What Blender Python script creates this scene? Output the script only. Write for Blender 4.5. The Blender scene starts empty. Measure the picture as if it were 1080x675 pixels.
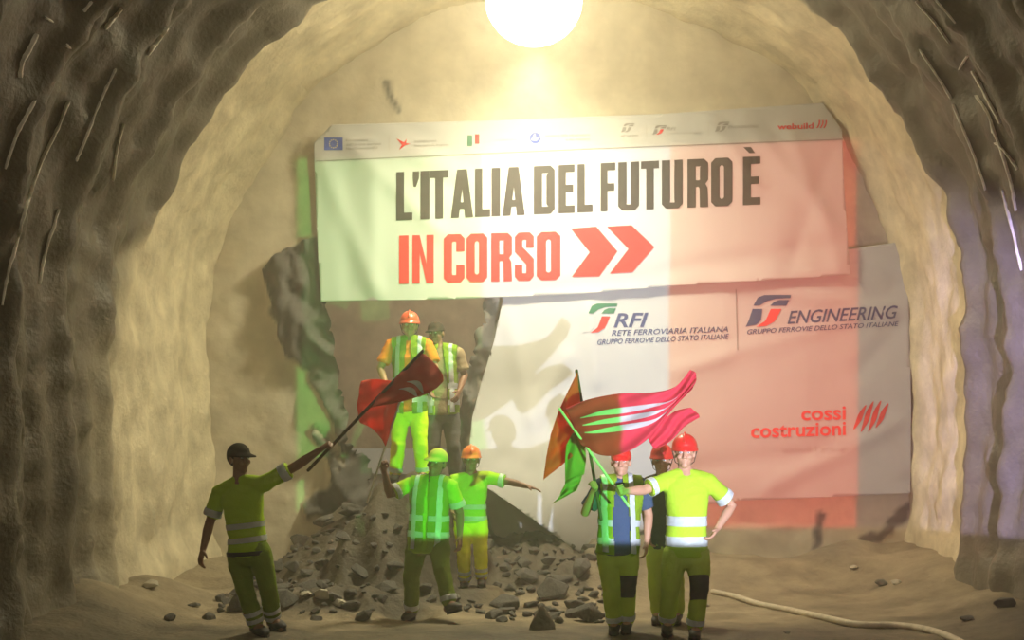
import bpy, bmesh, math, random
from mathutils import Vector, Matrix, noise
from mathutils.bvhtree import BVHTree
random.seed(7)
S = bpy.context.scene
C = S.collection
V = Vector
# ------------------------------------------------------------------ camera
F, CX, CY, H = 1300.0, 589.0, 450.0, 1.8         # focal length in pixels, principal point, camera height
cam = bpy.data.cameras.new('camera'); co = bpy.data.objects.new('camera', cam); C.objects.link(co)
co.location = (0, 0, H); co.rotation_euler = (math.pi/2, 0, 0)
cam.sensor_width = 36; cam.lens = F/1080*36
cam.shift_x = -(CX-540)/1080; cam.shift_y = (CY-337.5)/1080
cam.clip_start = .05; cam.clip_end = 200
S.camera = co
S.view_settings.view_transform = 'Standard'; S.view_settings.look = 'None'
S.view_settings.gamma = 1; S.view_settings.use_curve_mapping = False
S.view_settings.exposure = 0.0
S.cycles.use_denoising = True
S.cycles.max_bounces = 6; S.cycles.volume_bounces = 1
# ------------------------------------------------------------------ world: the faint light of the tunnel behind
w = bpy.data.worlds.new('world'); S.world = w; w.use_nodes = True
w.node_tree.nodes['Background'].inputs[0].default_value = (1.0, .86, .6, 1)
w.node_tree.nodes['Background'].inputs[1].default_value = .19
LAMP_STRENGTH = 25
LAMP_COLOR = (1.0, .91, .60)
HAZE = .030

def at(px, py, d):
    """world point seen at pixel px,py at distance d down the tunnel"""
    return V(((px-CX)*d/F, d, H-(py-CY)*d/F))

# ------------------------------------------------------------------ slide projector beam: three stripes and a dim blue margin
PJ = V((2.48, 4.0, 1.15))
def pj_u(px, d=15.25): return (at(px, 450, d).x-PJ.x)/(d-PJ.y)
def pj_v(py, d=15.25): return (at(589, py, d).z-PJ.z)/(d-PJ.y)
def make_projector():
    L = bpy.data.lights.new('projector_beam', 'SPOT'); o = bpy.data.objects.new('projector_beam', L); C.objects.link(o)
    o.location = PJ; o.rotation_euler = (math.pi/2, 0, 0)
    L.energy = PJ_ENERGY; L.spot_size = math.radians(120); L.spot_blend = 0; L.shadow_soft_size = .025
    L.use_nodes = True
    nt = L.node_tree; N = nt.nodes; K = nt.links
    em = N['Emission']
    tc = N.new('ShaderNodeTexCoord'); sp = N.new('ShaderNodeSeparateXYZ'); K.new(tc.outputs['Normal'], sp.inputs[0])
    def m(op, a, b):
        n = N.new('ShaderNodeMath'); n.operation = op
        for i, x in enumerate((a, b)):
            if x is None: continue
            if isinstance(x, (int, float)): n.inputs[i].default_value = x
            else: K.new(x, n.inputs[i])
        return n.outputs[0]
    az = m('ABSOLUTE', sp.outputs[2], None)
    u = m('DIVIDE', sp.outputs[0], az); v = m('DIVIDE', sp.outputs[1], az)
    def smooth(x, e, wd):
        n = N.new('ShaderNodeMapRange'); n.interpolation_type = 'SMOOTHSTEP'
        K.new(x, n.inputs[0]); n.inputs[1].default_value = e-wd; n.inputs[2].default_value = e+wd
        return n.outputs[0]
    us = [pj_u(320), pj_u(509), pj_u(707), pj_u(906), .178, .33]
    st = [smooth(u, e, .0035) for e in us]; st[4] = smooth(u, us[4], .012); st[5] = smooth(u, us[5], .03)
    # the top edge of the slide leans a little
    slope = (pj_v(147)-pj_v(170))/(pj_u(890)-pj_u(333)); v0 = pj_v(170)-slope*pj_u(333)
    top = m('SUBTRACT', m('ADD', m('MULTIPLY', u, slope), v0), v)
    vt = smooth(top, 0, .004); vb = smooth(v, pj_v(557), .004); vs_ = smooth(top, .05, .06)
    col = [(.12, .85, .15), (.74, .80, 1.0), (1.0, .14, .14), (.12, .11, .16), (.78, .66, 1.25)]
    acc = None
    for i in range(5):
        wgt = m('MULTIPLY', m('MULTIPLY', st[i], m('SUBTRACT', 1.0, st[i+1])), m('MULTIPLY', vs_ if i == 4 else vt, vb))
        vm = N.new('ShaderNodeVectorMath'); vm.operation = 'SCALE'; vm.inputs[0].default_value = col[i]
        K.new(wgt, vm.inputs['Scale'])
        if acc is None: acc = vm.outputs[0]
        else:
            ad = N.new('ShaderNodeVectorMath'); ad.operation = 'ADD'; K.new(acc, ad.inputs[0]); K.new(vm.outputs[0], ad.inputs[1]); acc = ad.outputs[0]
    K.new(acc, em.inputs[0]); em.inputs[1].default_value = 1
PJ_ENERGY = 5200
LAMP_BEAM = 1250
make_projector()
# the lamp's reflector throws its light down and towards the face
L = bpy.data.lights.new('tunnel_lamp_beam', 'SPOT'); o = bpy.data.objects.new('tunnel_lamp_beam', L); C.objects.link(o)
L.energy = LAMP_BEAM; L.color = LAMP_COLOR; L.spot_size = math.radians(172); L.spot_blend = 1; L.shadow_soft_size = .3
o.location = at(563, 2, 13.3)+V((0, 0, -.60)); o.rotation_euler = V((0, .30, -1)).to_track_quat('-Z', 'Y').to_euler()
# working light of the bore beyond the breach
L = bpy.data.lights.new('far_bore_light', 'POINT'); o = bpy.data.objects.new('far_bore_light', L); C.objects.link(o)
L.energy = 170; L.color = (1, .82, .6); L.shadow_soft_size = .3; o.location = (-1.3, 17.6, 4.6)
# unseen fill light added behind the camera to lift near walls and people
L = bpy.data.lights.new('rear_tunnel_light', 'AREA'); o = bpy.data.objects.new('rear_tunnel_light', L); C.objects.link(o)
L.shape = 'DISK'; L.size = 2.5; L.energy = 150; L.color = (1, .85, .6); o.location = (0, -6, 5.2); o.rotation_euler = (math.radians(80), 0, 0)

# ------------------------------------------------------------------ helpers
def tag(o, label=None, cat=None, group=None, kind=None):
    if label: o['label'] = label
    if cat: o['category'] = cat
    if group: o['group'] = group
    if kind: o['kind'] = kind
    return o
def link_mesh(name, me, mat=None, parent=None, smooth=True, base=None):
    o = bpy.data.objects.new(name, me); C.objects.link(o)
    if mat and not me.materials: me.materials.append(mat)
    if smooth: me.polygons.foreach_set('use_smooth', [True]*len(me.polygons))
    if base is not None:
        me.transform(Matrix.Translation(-base)); 
        if parent is None: o.location = base
    if parent: o.parent = parent
    return o
def bm_obj(name, bm, mat=None, parent=None, smooth=True, base=None):
    bmesh.ops.recalc_face_normals(bm, faces=bm.faces)
    me = bpy.data.meshes.new(name); bm.to_mesh(me); bm.free()
    return link_mesh(name, me, mat, parent, smooth, base)
def empty(name, loc):
    o = bpy.data.objects.new(name, None); C.objects.link(o); o.location = loc; o.empty_display_size = .2
    return o
def loft(bm, secs, n=20, ex=2.0):
    """secs: (center, side vector, forward vector); closed solid"""
    rings = []
    for c, a, b in secs:
        r = []
        for i in range(n):
            t = 2*math.pi*i/n; ct, s_ = math.cos(t), math.sin(t)
            x = math.copysign(abs(ct)**(2/ex), ct); y = math.copysign(abs(s_)**(2/ex), s_)
            r.append(bm.verts.new(c+a*x+b*y))
        rings.append(r)
    for k in range(len(rings)-1):
        for i in range(n):
            bm.faces.new((rings[k][i], rings[k][(i+1) % n], rings[k+1][(i+1) % n], rings[k+1][i]))
    bm.faces.new(rings[0][::-1]); bm.faces.new(rings[-1])
def perp(d):
    a = V((0, 0, 1)) if abs(d.z) < .9 else V((1, 0, 0))
    s = d.cross(a).normalized(); return s, d.cross(s).normalized()
def tube(bm, pts, rs, n=12, cap=True):
    pts = [V(p) for p in pts]
    if not isinstance(rs, (list, tuple)): rs = [rs]*len(pts)
    if cap:
        d0 = (pts[0]-pts[1]).normalized(); d1 = (pts[-1]-pts[-2]).normalized()
        r0, r1 = rs[0], rs[-1]
        pts = [pts[0]+d0*r0*.85, pts[0]+d0*r0*.55]+pts+[pts[-1]+d1*r1*.55, pts[-1]+d1*r1*.85]
        rs = [r0*.45, r0*.83]+list(rs)+[r1*.83, r1*.45]
    secs = []; s = None
    for i, p in enumerate(pts):
        d = (pts[min(i+1, len(pts)-1)]-pts[max(i-1, 0)]).normalized()
        if s is None: s, q = perp(d)
        else:
            s = (s-d*s.dot(d)).normalized(); q = d.cross(s)
        secs.append((p, s*rs[i], q*rs[i]))
    loft(bm, secs, n)
def ball(bm, c, a, b, d, n=14):
    """ellipsoid from three half-axis vectors"""
    secs = []
    for i in range(1, n):
        t = math.pi*i/n
        secs.append((c-d*math.cos(t), a*math.sin(t), b*math.sin(t)))
    loft(bm, secs, 18)
def bez(p, n=8):
    """Catmull-Rom through p"""
    p = [V(x) for x in p]; out = []
    for i in range(len(p)-1):
        a, b, c, d = p[max(i-1, 0)], p[i], p[i+1], p[min(i+2, len(p)-1)]
        for k in range(n):
            t = k/n
            out.append(.5*((2*b)+(c-a)*t+(2*a-5*b+4*c-d)*t*t+(3*b-a-3*c+d)*t**3))
    out.append(p[-1]); return out
def fuse(bm, voxel, smooth_it=3, wrinkle=0, wscale=9, seed=0):
    """overlapping solids -> one continuous surface"""
    bmesh.ops.recalc_face_normals(bm, faces=bm.faces)
    me = bpy.data.meshes.new('tmp'); bm.to_mesh(me); bm.free()
    o = bpy.data.objects.new('tmp', me); C.objects.link(o)
    m = o.modifiers.new('r', 'REMESH'); m.mode = 'VOXEL'; m.voxel_size = voxel
    if smooth_it:
        s = o.modifiers.new('s', 'SMOOTH'); s.factor = .5; s.iterations = smooth_it
    dg = bpy.context.evaluated_depsgraph_get(); dg.update()
    out = bpy.data.meshes.new_from_object(o.evaluated_get(dg))
    bpy.data.objects.remove(o); bpy.data.meshes.remove(me)
    if wrinkle:
        off = V((seed*3.1, seed*1.7, 0))
        for v in out.vertices:
            p = v.co
            q = V((p.x*wscale, p.y*wscale, p.z*wscale*1.5))+off
            f = noise.noise(q)+.6*noise.noise(q*2.3)+.5*(1-2*abs(noise.noise(V((p.x*5, p.y*5, p.z*16))+off)))
            v.co = p+v.normal*f*wrinkle
        out.update()
    return out
def nz(p, sc=1.0): return noise.noise(V((p[0]*sc, p[1]*sc, p[2]*sc)))
def fbm(p, sc, o=4): return noise.fractal(V((p[0]*sc, p[1]*sc, p[2]*sc)), 1.0, 2.0, o)
def sm(x): x = max(0, min(1, x)); return x*x*(3-2*x)
def inside(poly, x, y):
    r = False; j = len(poly)-1
    for i in range(len(poly)):
        xi, yi = poly[i]; xj, yj = poly[j]
        if (yi > y) != (yj > y) and x < (xj-xi)*(y-yi)/(yj-yi)+xi: r = not r
        j = i
    return r
def pdist(poly, x, y):
    """signed distance in pixels, positive inside"""
    m = 1e9
    for i in range(len(poly)):
        ax, ay = poly[i-1]; bx, by = poly[i]
        dx, dy = bx-ax, by-ay; t = max(0, min(1, ((x-ax)*dx+(y-ay)*dy)/(dx*dx+dy*dy+1e-9)))
        m = min(m, math.hypot(x-ax-t*dx, y-ay-t*dy))
    return m if inside(poly, x, y) else -m

# ------------------------------------------------------------------ materials
def mat(name, col, rough=.8, spec=.3, bump=0, bscale=40, var=0, vscale=6, metal=0, emit=0, trans=0):
    m = bpy.data.materials.new(name); m.use_nodes = True
    nt = m.node_tree; N = nt.nodes; K = nt.links; b = N['Principled BSDF']
    b.inputs['Base Color'].default_value = (*col, 1); b.inputs['Roughness'].default_value = rough
    b.inputs['Specular IOR Level'].default_value = spec; b.inputs['Metallic'].default_value = metal
    tc = N.new('ShaderNodeTexCoord')
    if var:
        n = N.new('ShaderNodeTexNoise'); n.inputs['Scale'].default_value = vscale; n.inputs['Detail'].default_value = 6
        K.new(tc.outputs['Object'], n.inputs['Vector'])
        r = N.new('ShaderNodeMapRange'); r.inputs[1].default_value = .3; r.inputs[2].default_value = .7
        r.inputs[3].default_value = 1-var; r.inputs[4].default_value = 1+var; K.new(n.outputs[0], r.inputs[0])
        mx = N.new('ShaderNodeVectorMath'); mx.operation = 'SCALE'; mx.inputs[0].default_value = col; K.new(r.outputs[0], mx.inputs['Scale'])
        K.new(mx.outputs[0], b.inputs['Base Color'])
    if bump:
        n = N.new('ShaderNodeTexNoise'); n.inputs['Scale'].default_value = bscale; n.inputs['Detail'].default_value = 5
        K.new(tc.outputs['Object'], n.inputs['Vector'])
        bp = N.new('ShaderNodeBump'); bp.inputs['Strength'].default_value = bump; bp.inputs['Distance'].default_value = .02
        K.new(n.outputs[0], bp.inputs['Height']); K.new(bp.outputs[0], b.inputs['Normal'])
    if emit:
        b.inputs['Emission Color'].default_value = (*LAMP_COLOR, 1); b.inputs['Emission Strength'].default_value = emit
    if trans:                                     # thin cloth lets some light through
        t = N.new('ShaderNodeBsdfTranslucent'); t.inputs[0].default_value = (*col, 1)
        ms = N.new('ShaderNodeMixShader'); ms.inputs[0].default_value = trans
        K.new(b.outputs[0], ms.inputs[1]); K.new(t.outputs[0], ms.inputs[2]); K.new(ms.outputs[0], N['Material Output'].inputs[0])
    return m
def mix_mat(name, attr, colA, colB, roughA=.9, roughB=.6, specB=.3, bump=.5, bscale=14, var=.25):
    """material with two zones told apart by a mesh attribute"""
    m = mat(name, colA, roughA, .2, bump, bscale)
    nt = m.node_tree; N = nt.nodes; K = nt.links; b = N['Principled BSDF']
    a = N.new('ShaderNodeAttribute'); a.attribute_name = attr
    tc = N.new('ShaderNodeTexCoord'); n = N.new('ShaderNodeTexNoise'); n.inputs['Scale'].default_value = 2.2; n.inputs['Detail'].default_value = 8
    n.inputs['Roughness'].default_value = .65
    K.new(tc.outputs['Object'], n.inputs['Vector'])
    r = N.new('ShaderNodeMapRange'); r.inputs[1].default_value = .3; r.inputs[2].default_value = .7; r.inputs[3].default_value = 1-var; r.inputs[4].default_value = 1+var
    K.new(n.outputs[0], r.inputs[0])
    mc = N.new('ShaderNodeMix'); mc.data_type = 'RGBA'; mc.inputs[6].default_value = (*colA, 1); mc.inputs[7].default_value = (*colB, 1)
    K.new(a.outputs['Fac'], mc.inputs[0])
    sc = N.new('ShaderNodeVectorMath'); sc.operation = 'SCALE'; K.new(mc.outputs[2], sc.inputs[0]); K.new(r.outputs[0], sc.inputs['Scale'])
    K.new(sc.outputs[0], b.inputs['Base Color'])
    mr = N.new('ShaderNodeMapRange'); mr.inputs[3].default_value = roughA; mr.inputs[4].default_value = roughB; K.new(a.outputs['Fac'], mr.inputs[0]); K.new(mr.outputs[0], b.inputs['Roughness'])
    ms = N.new('ShaderNodeMapRange'); ms.inputs[3].default_value = .15; ms.inputs[4].default_value = specB; K.new(a.outputs['Fac'], ms.inputs[0]); K.new(ms.outputs[0], b.inputs['Specular IOR Level'])
    return m
M = {}
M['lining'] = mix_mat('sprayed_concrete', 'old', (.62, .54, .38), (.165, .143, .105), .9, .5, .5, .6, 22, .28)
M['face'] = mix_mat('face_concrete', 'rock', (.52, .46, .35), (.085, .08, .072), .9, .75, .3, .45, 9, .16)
M['floor'] = mix_mat('tunnel_floor', 'mud', (.27, .22, .15), (.10, .084, .06), .9, .7, .3, .9, 18, .35)
M['rock'] = mat('dark_rock', (.10, .094, .083), .8, .3, .5, 20, .35, 8)
M['rock_pale'] = mat('pale_rock', (.42, .38, .30), .8, .3, .4, 20, .25, 8)
M['streak'] = mat('pale_wet_strip', (.90, .84, .72), .3, .7, .4, 30, .2, 12)  # near-white colour stands in for glints on the wet lining
M['pvc'] = mat('banner_fabric', (.45, .447, .443), .85, .08, 0, 0, .02, 2)
M['ink'] = mat('black_print', (.03, .028, .026), .9, .03)
M['grey_ink'] = mat('grey_print', (.25, .24, .23), .9, .03)
M['pale_ink'] = mat('faded_print', (.42, .40, .38), .9, .03)
M['navy_ink'] = mat('navy_print', (.045, .06, .16), .9, .03)
M['green_ink'] = mat('green_print', (.03, .16, .09), .9, .03)
M['blue_ink'] = mat('blue_print', (.05, .10, .42), .9, .03)
M['gold_ink'] = mat('yellow_print', (.75, .6, .08), .9, .03)
M['red_ink'] = mat('red_print', (.66, .03, .03), .9, .03)
M['yellow'] = mat('hi_vis_yellow', (.37, .56, .03), .8, .1, .25, 60)
M['yellow_trouser'] = mat('hi_vis_trousers', (.44, .57, .08), .85, .1, .3, 60, .12, 5)
M['olive_trouser'] = mat('olive_trousers', (.17, .24, .03), .85, .1, .3, 60, .12, 5)
M['warm_yellow'] = mat('hi_vis_warm_yellow', (.80, .78, .02), .85, .1, .3, 60, .08, 5)
M['orange_cloth'] = mat('hi_vis_orange', (.80, .23, .02), .8, .1, .3, 60)
M['reflect'] = mat('reflective_tape', (.80, .82, .84), .35, .5)
M['navy'] = mat('navy_cotton', (.045, .07, .13), .9, .1, .3, 60)
M['dark_cloth'] = mat('dark_cloth', (.045, .04, .035), .9, .1, .3, 60)
M['grey_cloth'] = mat('grey_cloth', (.13, .125, .12), .9, .1, .3, 60)
M['tan_cloth'] = mat('tan_cloth', (.30, .23, .14), .9, .1, .3, 60)
M['belt'] = mat('belt', (.02, .02, .018), .6, .3)
M['boot'] = mat('boot_leather', (.045, .042, .038), .55, .4, .2, 60)
M['sole'] = mat('boot_sole', (.02, .02, .02), .8, .2)
M['skin'] = mat('skin', (.46, .24, .15), .55, .4)
M['skin_tan'] = mat('skin_tan', (.24, .12, .07), .55, .4)
M['hair'] = mat('hair', (.02, .016, .012), .7, .3)
M['eye'] = mat('eye', (.7, .68, .62), .3, .5)
M['iris'] = mat('iris', (.03, .02, .015), .3, .5)
M['helmet_red'] = mat('helmet_red', (.66, .02, .02), .35, .5)
M['helmet_orange'] = mat('helmet_orange', (.85, .22, .05), .35, .5)
M['helmet_scarlet'] = mat('helmet_scarlet', (.80, .10, .04), .35, .5)
M['cap_dark'] = mat('cap_dark', (.035, .03, .022), .9, .1)
M['cap_yellow'] = mat('cap_yellow', (.52, .52, .10), .9, .1)
M['flag_red'] = mat('flag_red', (.56, .09, .055), .8, .1, 0, 0, .08, 3, trans=.35)
M['flag_bright'] = mat('flag_bright_red', (.85, .12, .07), .8, .1, 0, 0, .08, 3, trans=.5)
M['flag_pink'] = mat('flag_crimson', (.72, .05, .09), .8, .1, 0, 0, .08, 3, trans=.35)
M['flag_green'] = mat('flag_green', (.30, .34, .10), .8, .1, 0, 0, .08, 3, trans=.35)
M['flag_white'] = mat('flag_white_print', (.62, .60, .58), .8, .1, trans=.3)
M['pole_dark'] = mat('dark_pole', (.07, .05, .035), .6, .3)
M['pole_pale'] = mat('pale_pole', (.62, .58, .50), .5, .4)
M['hose'] = mat('pale_hose', (.52, .45, .34), .6, .3, .3, 30, .2, 9)
M['lamp'] = mat('lamp_diffuser', (.9, .9, .85), .5, .3, emit=LAMP_STRENGTH)
M['metal'] = mat('grey_metal', (.25, .25, .24), .45, .5, metal=.6)
M['cable'] = mat('black_cable', (.02, .02, .02), .6, .3)
# ------------------------------------------------------------------ the tunnel lining
R, ZC, YF = 4.49, 2.86, 15.5
ARC = math.pi*R; SIDE = ZC; PER = ARC+2*SIDE
def prof(s):
    """arc length from left foot -> (x, z, inward nx, nz)"""
    if s < SIDE: return -R, s, 1, 0
    if s > SIDE+ARC: return R, PER-s, -1, 0
    t = math.pi-(s-SIDE)/R
    return R*math.cos(t), ZC+R*math.sin(t), -math.cos(t), -math.sin(t)
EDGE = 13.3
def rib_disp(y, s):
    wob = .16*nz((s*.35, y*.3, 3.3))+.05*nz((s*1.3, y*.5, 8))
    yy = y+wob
    lo = sm((4.6-s)/2.6); old_unlit = sm((EDGE+.04-.35*lo-yy)/(.12+1.5*lo))  # paler towards the left foot: lamplight reaching forward is put into the colour
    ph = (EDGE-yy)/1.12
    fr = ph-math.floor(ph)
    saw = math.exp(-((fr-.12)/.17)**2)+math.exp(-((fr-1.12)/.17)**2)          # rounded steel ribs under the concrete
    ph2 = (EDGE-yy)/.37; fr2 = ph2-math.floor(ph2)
    d = old_unlit*(.21*saw*(.75+.5*nz((s*.5, math.floor(ph)*7.7, 1)))+.03*math.sin(fr2*2*math.pi)-.03)
    p = (s, y, 0)
    d += .10*fbm((s, y*.8, 5), .55, 3)
    d += (.035+.03*old_unlit)*fbm((s, y, 1), 3.2, 4)+.035*fbm((s*.7, y*1.6, 6), 1.4, 3)
    d += .012*nz((s*7, y*7, 4))*(.6+.8*nz((s, y, 11)))
    d += .07*math.exp(-((yy-EDGE-.02)/.07)**2)*(.7+.6*nz((s*2, 0, 4)))
    if y > 14.7: d += .10*sm((y-14.7)/.8)**2                                      # rounded haunch into the face
    foot = min(s, PER-s)
    d += .18*sm((.7-foot)/.7)*(.6+.6*nz((s, y*1.1, 9)))                           # toe of splashed concrete
    return d, old_unlit
ys = [-5+i*.5 for i in range(22)]
y = 6.0
while y < 15.9:
    ys.append(y); y += .14 if y < 9.3 else .055
NS = 230
lin_v = []; lin_o = []
for y in ys:
    for i in range(NS+1):
        s = PER*i/NS; x, z, nx, nn = prof(s); d, old_unlit = rib_disp(y, s)
        lin_v.append(V((x+nx*d, y, z+nn*d-(.15 if i in (0, NS) else 0)))); lin_o.append(old_unlit)
def lining(name, i0, i1):
    idx = {}; vs = []; ol = []; fs = []
    for j in range(len(ys)):
        for i in range(i0, i1+1):
            idx[j, i] = len(vs); vs.append(lin_v[j*(NS+1)+i]); ol.append(lin_o[j*(NS+1)+i])
    for j in range(len(ys)-1):
        for i in range(i0, i1):
            fs.append((idx[j, i], idx[j, i+1], idx[j+1, i+1], idx[j+1, i]))
    me = bpy.data.meshes.new(name); me.from_pydata(vs, [], fs)
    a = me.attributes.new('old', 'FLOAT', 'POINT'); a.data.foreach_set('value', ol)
    return tag(link_mesh(name, me, M['lining']), kind='structure')
kA = round(NS*(SIDE+ARC*.25)/PER); kB = NS-kA
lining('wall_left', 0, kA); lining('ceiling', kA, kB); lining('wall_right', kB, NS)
lin_faces = [(j*(NS+1)+i, j*(NS+1)+i+1, (j+1)*(NS+1)+i+1, (j+1)*(NS+1)+i) for j in range(len(ys)-1) for i in range(NS)]
BV = BVHTree.FromPolygons(lin_v, lin_faces)
def on_lining(px, py):
    o = V((0, 0, H)); d = (at(px, py, 10)-o).normalized()
    h = BV.ray_cast(o, d)
    return h[0], -d if h[0] is None else (h[1] if h[1].dot(d) < 0 else -h[1])

# ------------------------------------------------------------------ the floor and the rubble mound
def mound(x, y):
    """height of the debris spilling out of the breach"""
    t = (y-12.35)/(13.75-12.35)
    h = 1.30*sm(t)
    cx = -1.75+.25*sm((y-13.3)/.6)
    wdt = .62+.25*(1-sm(t))
    h1 = h*math.exp(-((x-cx)/(wdt+.06))**4)
    h2 = .50*sm((y-12.9)/2)*math.exp(-((x-(-.2))/1.3)**2)                          # low skirt to the right
    h3 = .85*sm((y-12.2)/2.2)*math.exp(-((x+2.45)/.75)**2)
    h4 = .22*sm((y-11.8)/.6)*math.exp(-((x+2.3)/1.05)**4)
    h1 = max(h1, h4)
    return max(h1, h2, h3)
STANDS = [(270, 658, 10.6, .97), (288, 652, 10.8, .97), (434, 643, 12.22, 1), (490, 612, 13.2, .93), (508, 609, 13.17, .93), (417, 499, 13.8, 1), (446, 498, 13.8, 1), (457, 500, 14.2, 1), (480, 500, 14.2, 1),
          (648, 657, 10.85, .97), (661, 655, 10.88, .97), (694, 646, 11.5, .97), (714, 646, 11.5, .97), (704, 656, 10.6, 1), (733, 661, 10.48, 1)]
STANDS = [at(a, b, d)+V((0, -.05, -.100*k)) for a, b, d, k in STANDS]             # ground trodden level where somebody stands
def floor_z(x, y):
    z = ground_z(x, y)
    for q in STANDS:
        if abs(x-q.x) < .4 and abs(y-q.y) < .4:
            w_ = sm((.40-math.hypot(x-q.x, y-q.y))/.24); z = z*(1-w_)+q.z*w_
    return z
def ground_z(x, y):
    z = -.05*max(0, min(y-10.6, 1.8))
    z += .03*fbm((x, y, 0), .7, 3)+.015*fbm((x, y, 0), 3.5, 3)
    mo = mound(x, y)
    z += mo*(1+.16*fbm((x, y, 2), 1.6, 3))+.20*sm(mo/.3)*(noise.ridged_multi_fractal(V((x*2.6, y*2.6, 1)), 1.0, 2.0, 3, 1.0, 2.0)-1.0)*(.25 if y > 13.3 and mo > 1 else .6)
    z += .5*sm((abs(x)-3.2)/1.4)*(.55+.5*nz((x*.8, y*.9, 6)))*sm((y-9)/3)         # muck banked against the walls
    z += .38*sm((y-13.9)/1.4)*sm((x-.2)/.8)*(.8+.5*nz((x*1.2, y, 4)))
    return z
vs = []; fs = []; md = []
fx = [-5.2+i*.05 for i in range(209)]; fy = [-5+i*.5 for i in range(27)]+[8.5+i*.05 for i in range(146)]
for y in fy:
    for x in fx:
        vs.append((x, y, floor_z(x, y)))
        md.append(max(0, min(1, sm((12.2-y)/1.4)*.8+1.6*sm(mound(x, y)/.2)*(1 if x < .3 else .3)+.5*nz((x*.8, y*1.6, 3))+.2*nz((x*4, y*4, 3)))))
for j in range(len(fy)-1):
    for i in range(len(fx)-1):
        k = j*len(fx)+i; fs.append((k, k+1, k+1+len(fx), k+len(fx)))
me = bpy.data.meshes.new('floor'); me.from_pydata(vs, [], fs)
me.attributes.new('mud', 'FLOAT', 'POINT').data.foreach_set('value', md)
tag(link_mesh('floor', me, M['floor']), kind='structure')

# ------------------------------------------------------------------ the face with the breach
HOLE = [(347, 296), (352, 345), (360, 400), (368, 440), (384, 478), (392, 500), (398, 540), (476, 540), (474, 500), (478, 452), (488, 405), (503, 362), (514, 330), (514, 296)]
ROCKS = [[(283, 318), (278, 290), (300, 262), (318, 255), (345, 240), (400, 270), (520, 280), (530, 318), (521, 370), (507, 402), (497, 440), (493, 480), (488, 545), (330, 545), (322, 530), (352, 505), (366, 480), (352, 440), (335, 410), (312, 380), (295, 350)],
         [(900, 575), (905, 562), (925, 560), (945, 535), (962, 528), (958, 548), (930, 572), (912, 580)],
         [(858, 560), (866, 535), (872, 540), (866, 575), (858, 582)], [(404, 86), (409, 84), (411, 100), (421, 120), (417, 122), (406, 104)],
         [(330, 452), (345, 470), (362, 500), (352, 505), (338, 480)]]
FD = YF+.02
step = .045
nx_, nz_ = int(9.6/step), int(7.7/step)
vs = []; rk = []; keep = []
for j in range(nz_+1):
    for i in range(nx_+1):
        x = -4.8+i*step; z = -.3+j*step
        p = at(0, 0, FD); px = CX+x*F/FD; py = CY-(z-H)*F/FD
        jx = px+9*nz((x*2.5, z*2.5, 1))+4*nz((x*7, z*7, 2)); jy = py+9*nz((x*2.5, z*2.5, 5))+4*nz((x*7, z*7, 6))
        hd = pdist(HOLE, jx, jy)
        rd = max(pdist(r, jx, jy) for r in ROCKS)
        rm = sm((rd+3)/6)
        if -7 < hd < 0:                                                        # snap the last ring of vertices to the broken edge
            e = 1.5
            gx = pdist(HOLE, jx+e, jy)-pdist(HOLE, jx-e, jy); gy = pdist(HOLE, jx, jy+e)-pdist(HOLE, jx, jy-e); gl = math.hypot(gx, gy)+1e-6
            if -hd < 4.2: x += -hd*gx/gl*FD/F; z -= -hd*gy/gl*FD/F
        y = FD+.07*fbm((x, z, 0), .6, 3)+.02*fbm((x, z, 0), 3, 4)
        rn = noise.ridged_multi_fractal(V((x*2.2+z*.7, z*1.1-x*.5, 1)), 1.0, 2.0, 4, 1.0, 2.0)
        rk_big = sm((max(pdist(ROCKS[0], jx, jy), pdist(ROCKS[4], jx, jy))+3)/6)
        y += rk_big*(.16-.30*rn)+(rm-rk_big)*(.05-.05*rn)+.012*rm*nz((x*9, z*9, 3))
        if py < 322 and px > 328: y = max(y, 15.43)
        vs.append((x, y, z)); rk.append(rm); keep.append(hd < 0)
fs = []
for j in range(nz_):
    for i in range(nx_):
        q = [j*(nx_+1)+i, j*(nx_+1)+i+1, (j+1)*(nx_+1)+i+1, (j+1)*(nx_+1)+i]
        if all(keep[k] for k in q): fs.append(q)
# thickness of the breached rock: rim pulled back
from collections import Counter
ec = Counter()
for f in fs:
    for a, b in zip(f, f[1:]+f[:1]): ec[min(a, b), max(a, b)] += 1
rim = []
for (a, b), n in ec.items():
    if n == 1:
        mx = (vs[a][0]+vs[b][0])/2; mz = (vs[a][2]+vs[b][2])/2
        if abs(mx) < 4.6 and 0 < mz < 7.2: rim.append((a, b))
newi = {}
def back(a, k):
    if (a, k) not in newi:
        x, y, z = vs[a]
        q = nz((x*3, z*3, k*2)); g = .10*k
        cx, cz = -1.6, 2.2
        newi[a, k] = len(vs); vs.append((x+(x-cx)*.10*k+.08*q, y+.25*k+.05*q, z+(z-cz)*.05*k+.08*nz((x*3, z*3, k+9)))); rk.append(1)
    return newi[a, k] if k else a
for a, b in rim:
    for k in range(4):
        q0, q1 = (a if k == 0 else back(a, k)), (b if k == 0 else back(b, k))
        fs.append([q0, q1, back(b, k+1), back(a, k+1)])
me = bpy.data.meshes.new('wall_back'); me.from_pydata(vs, [], fs)
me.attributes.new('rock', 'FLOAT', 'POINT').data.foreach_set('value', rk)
o = tag(link_mesh('wall_back', me, M['face'], smooth=True), kind='structure')
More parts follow.
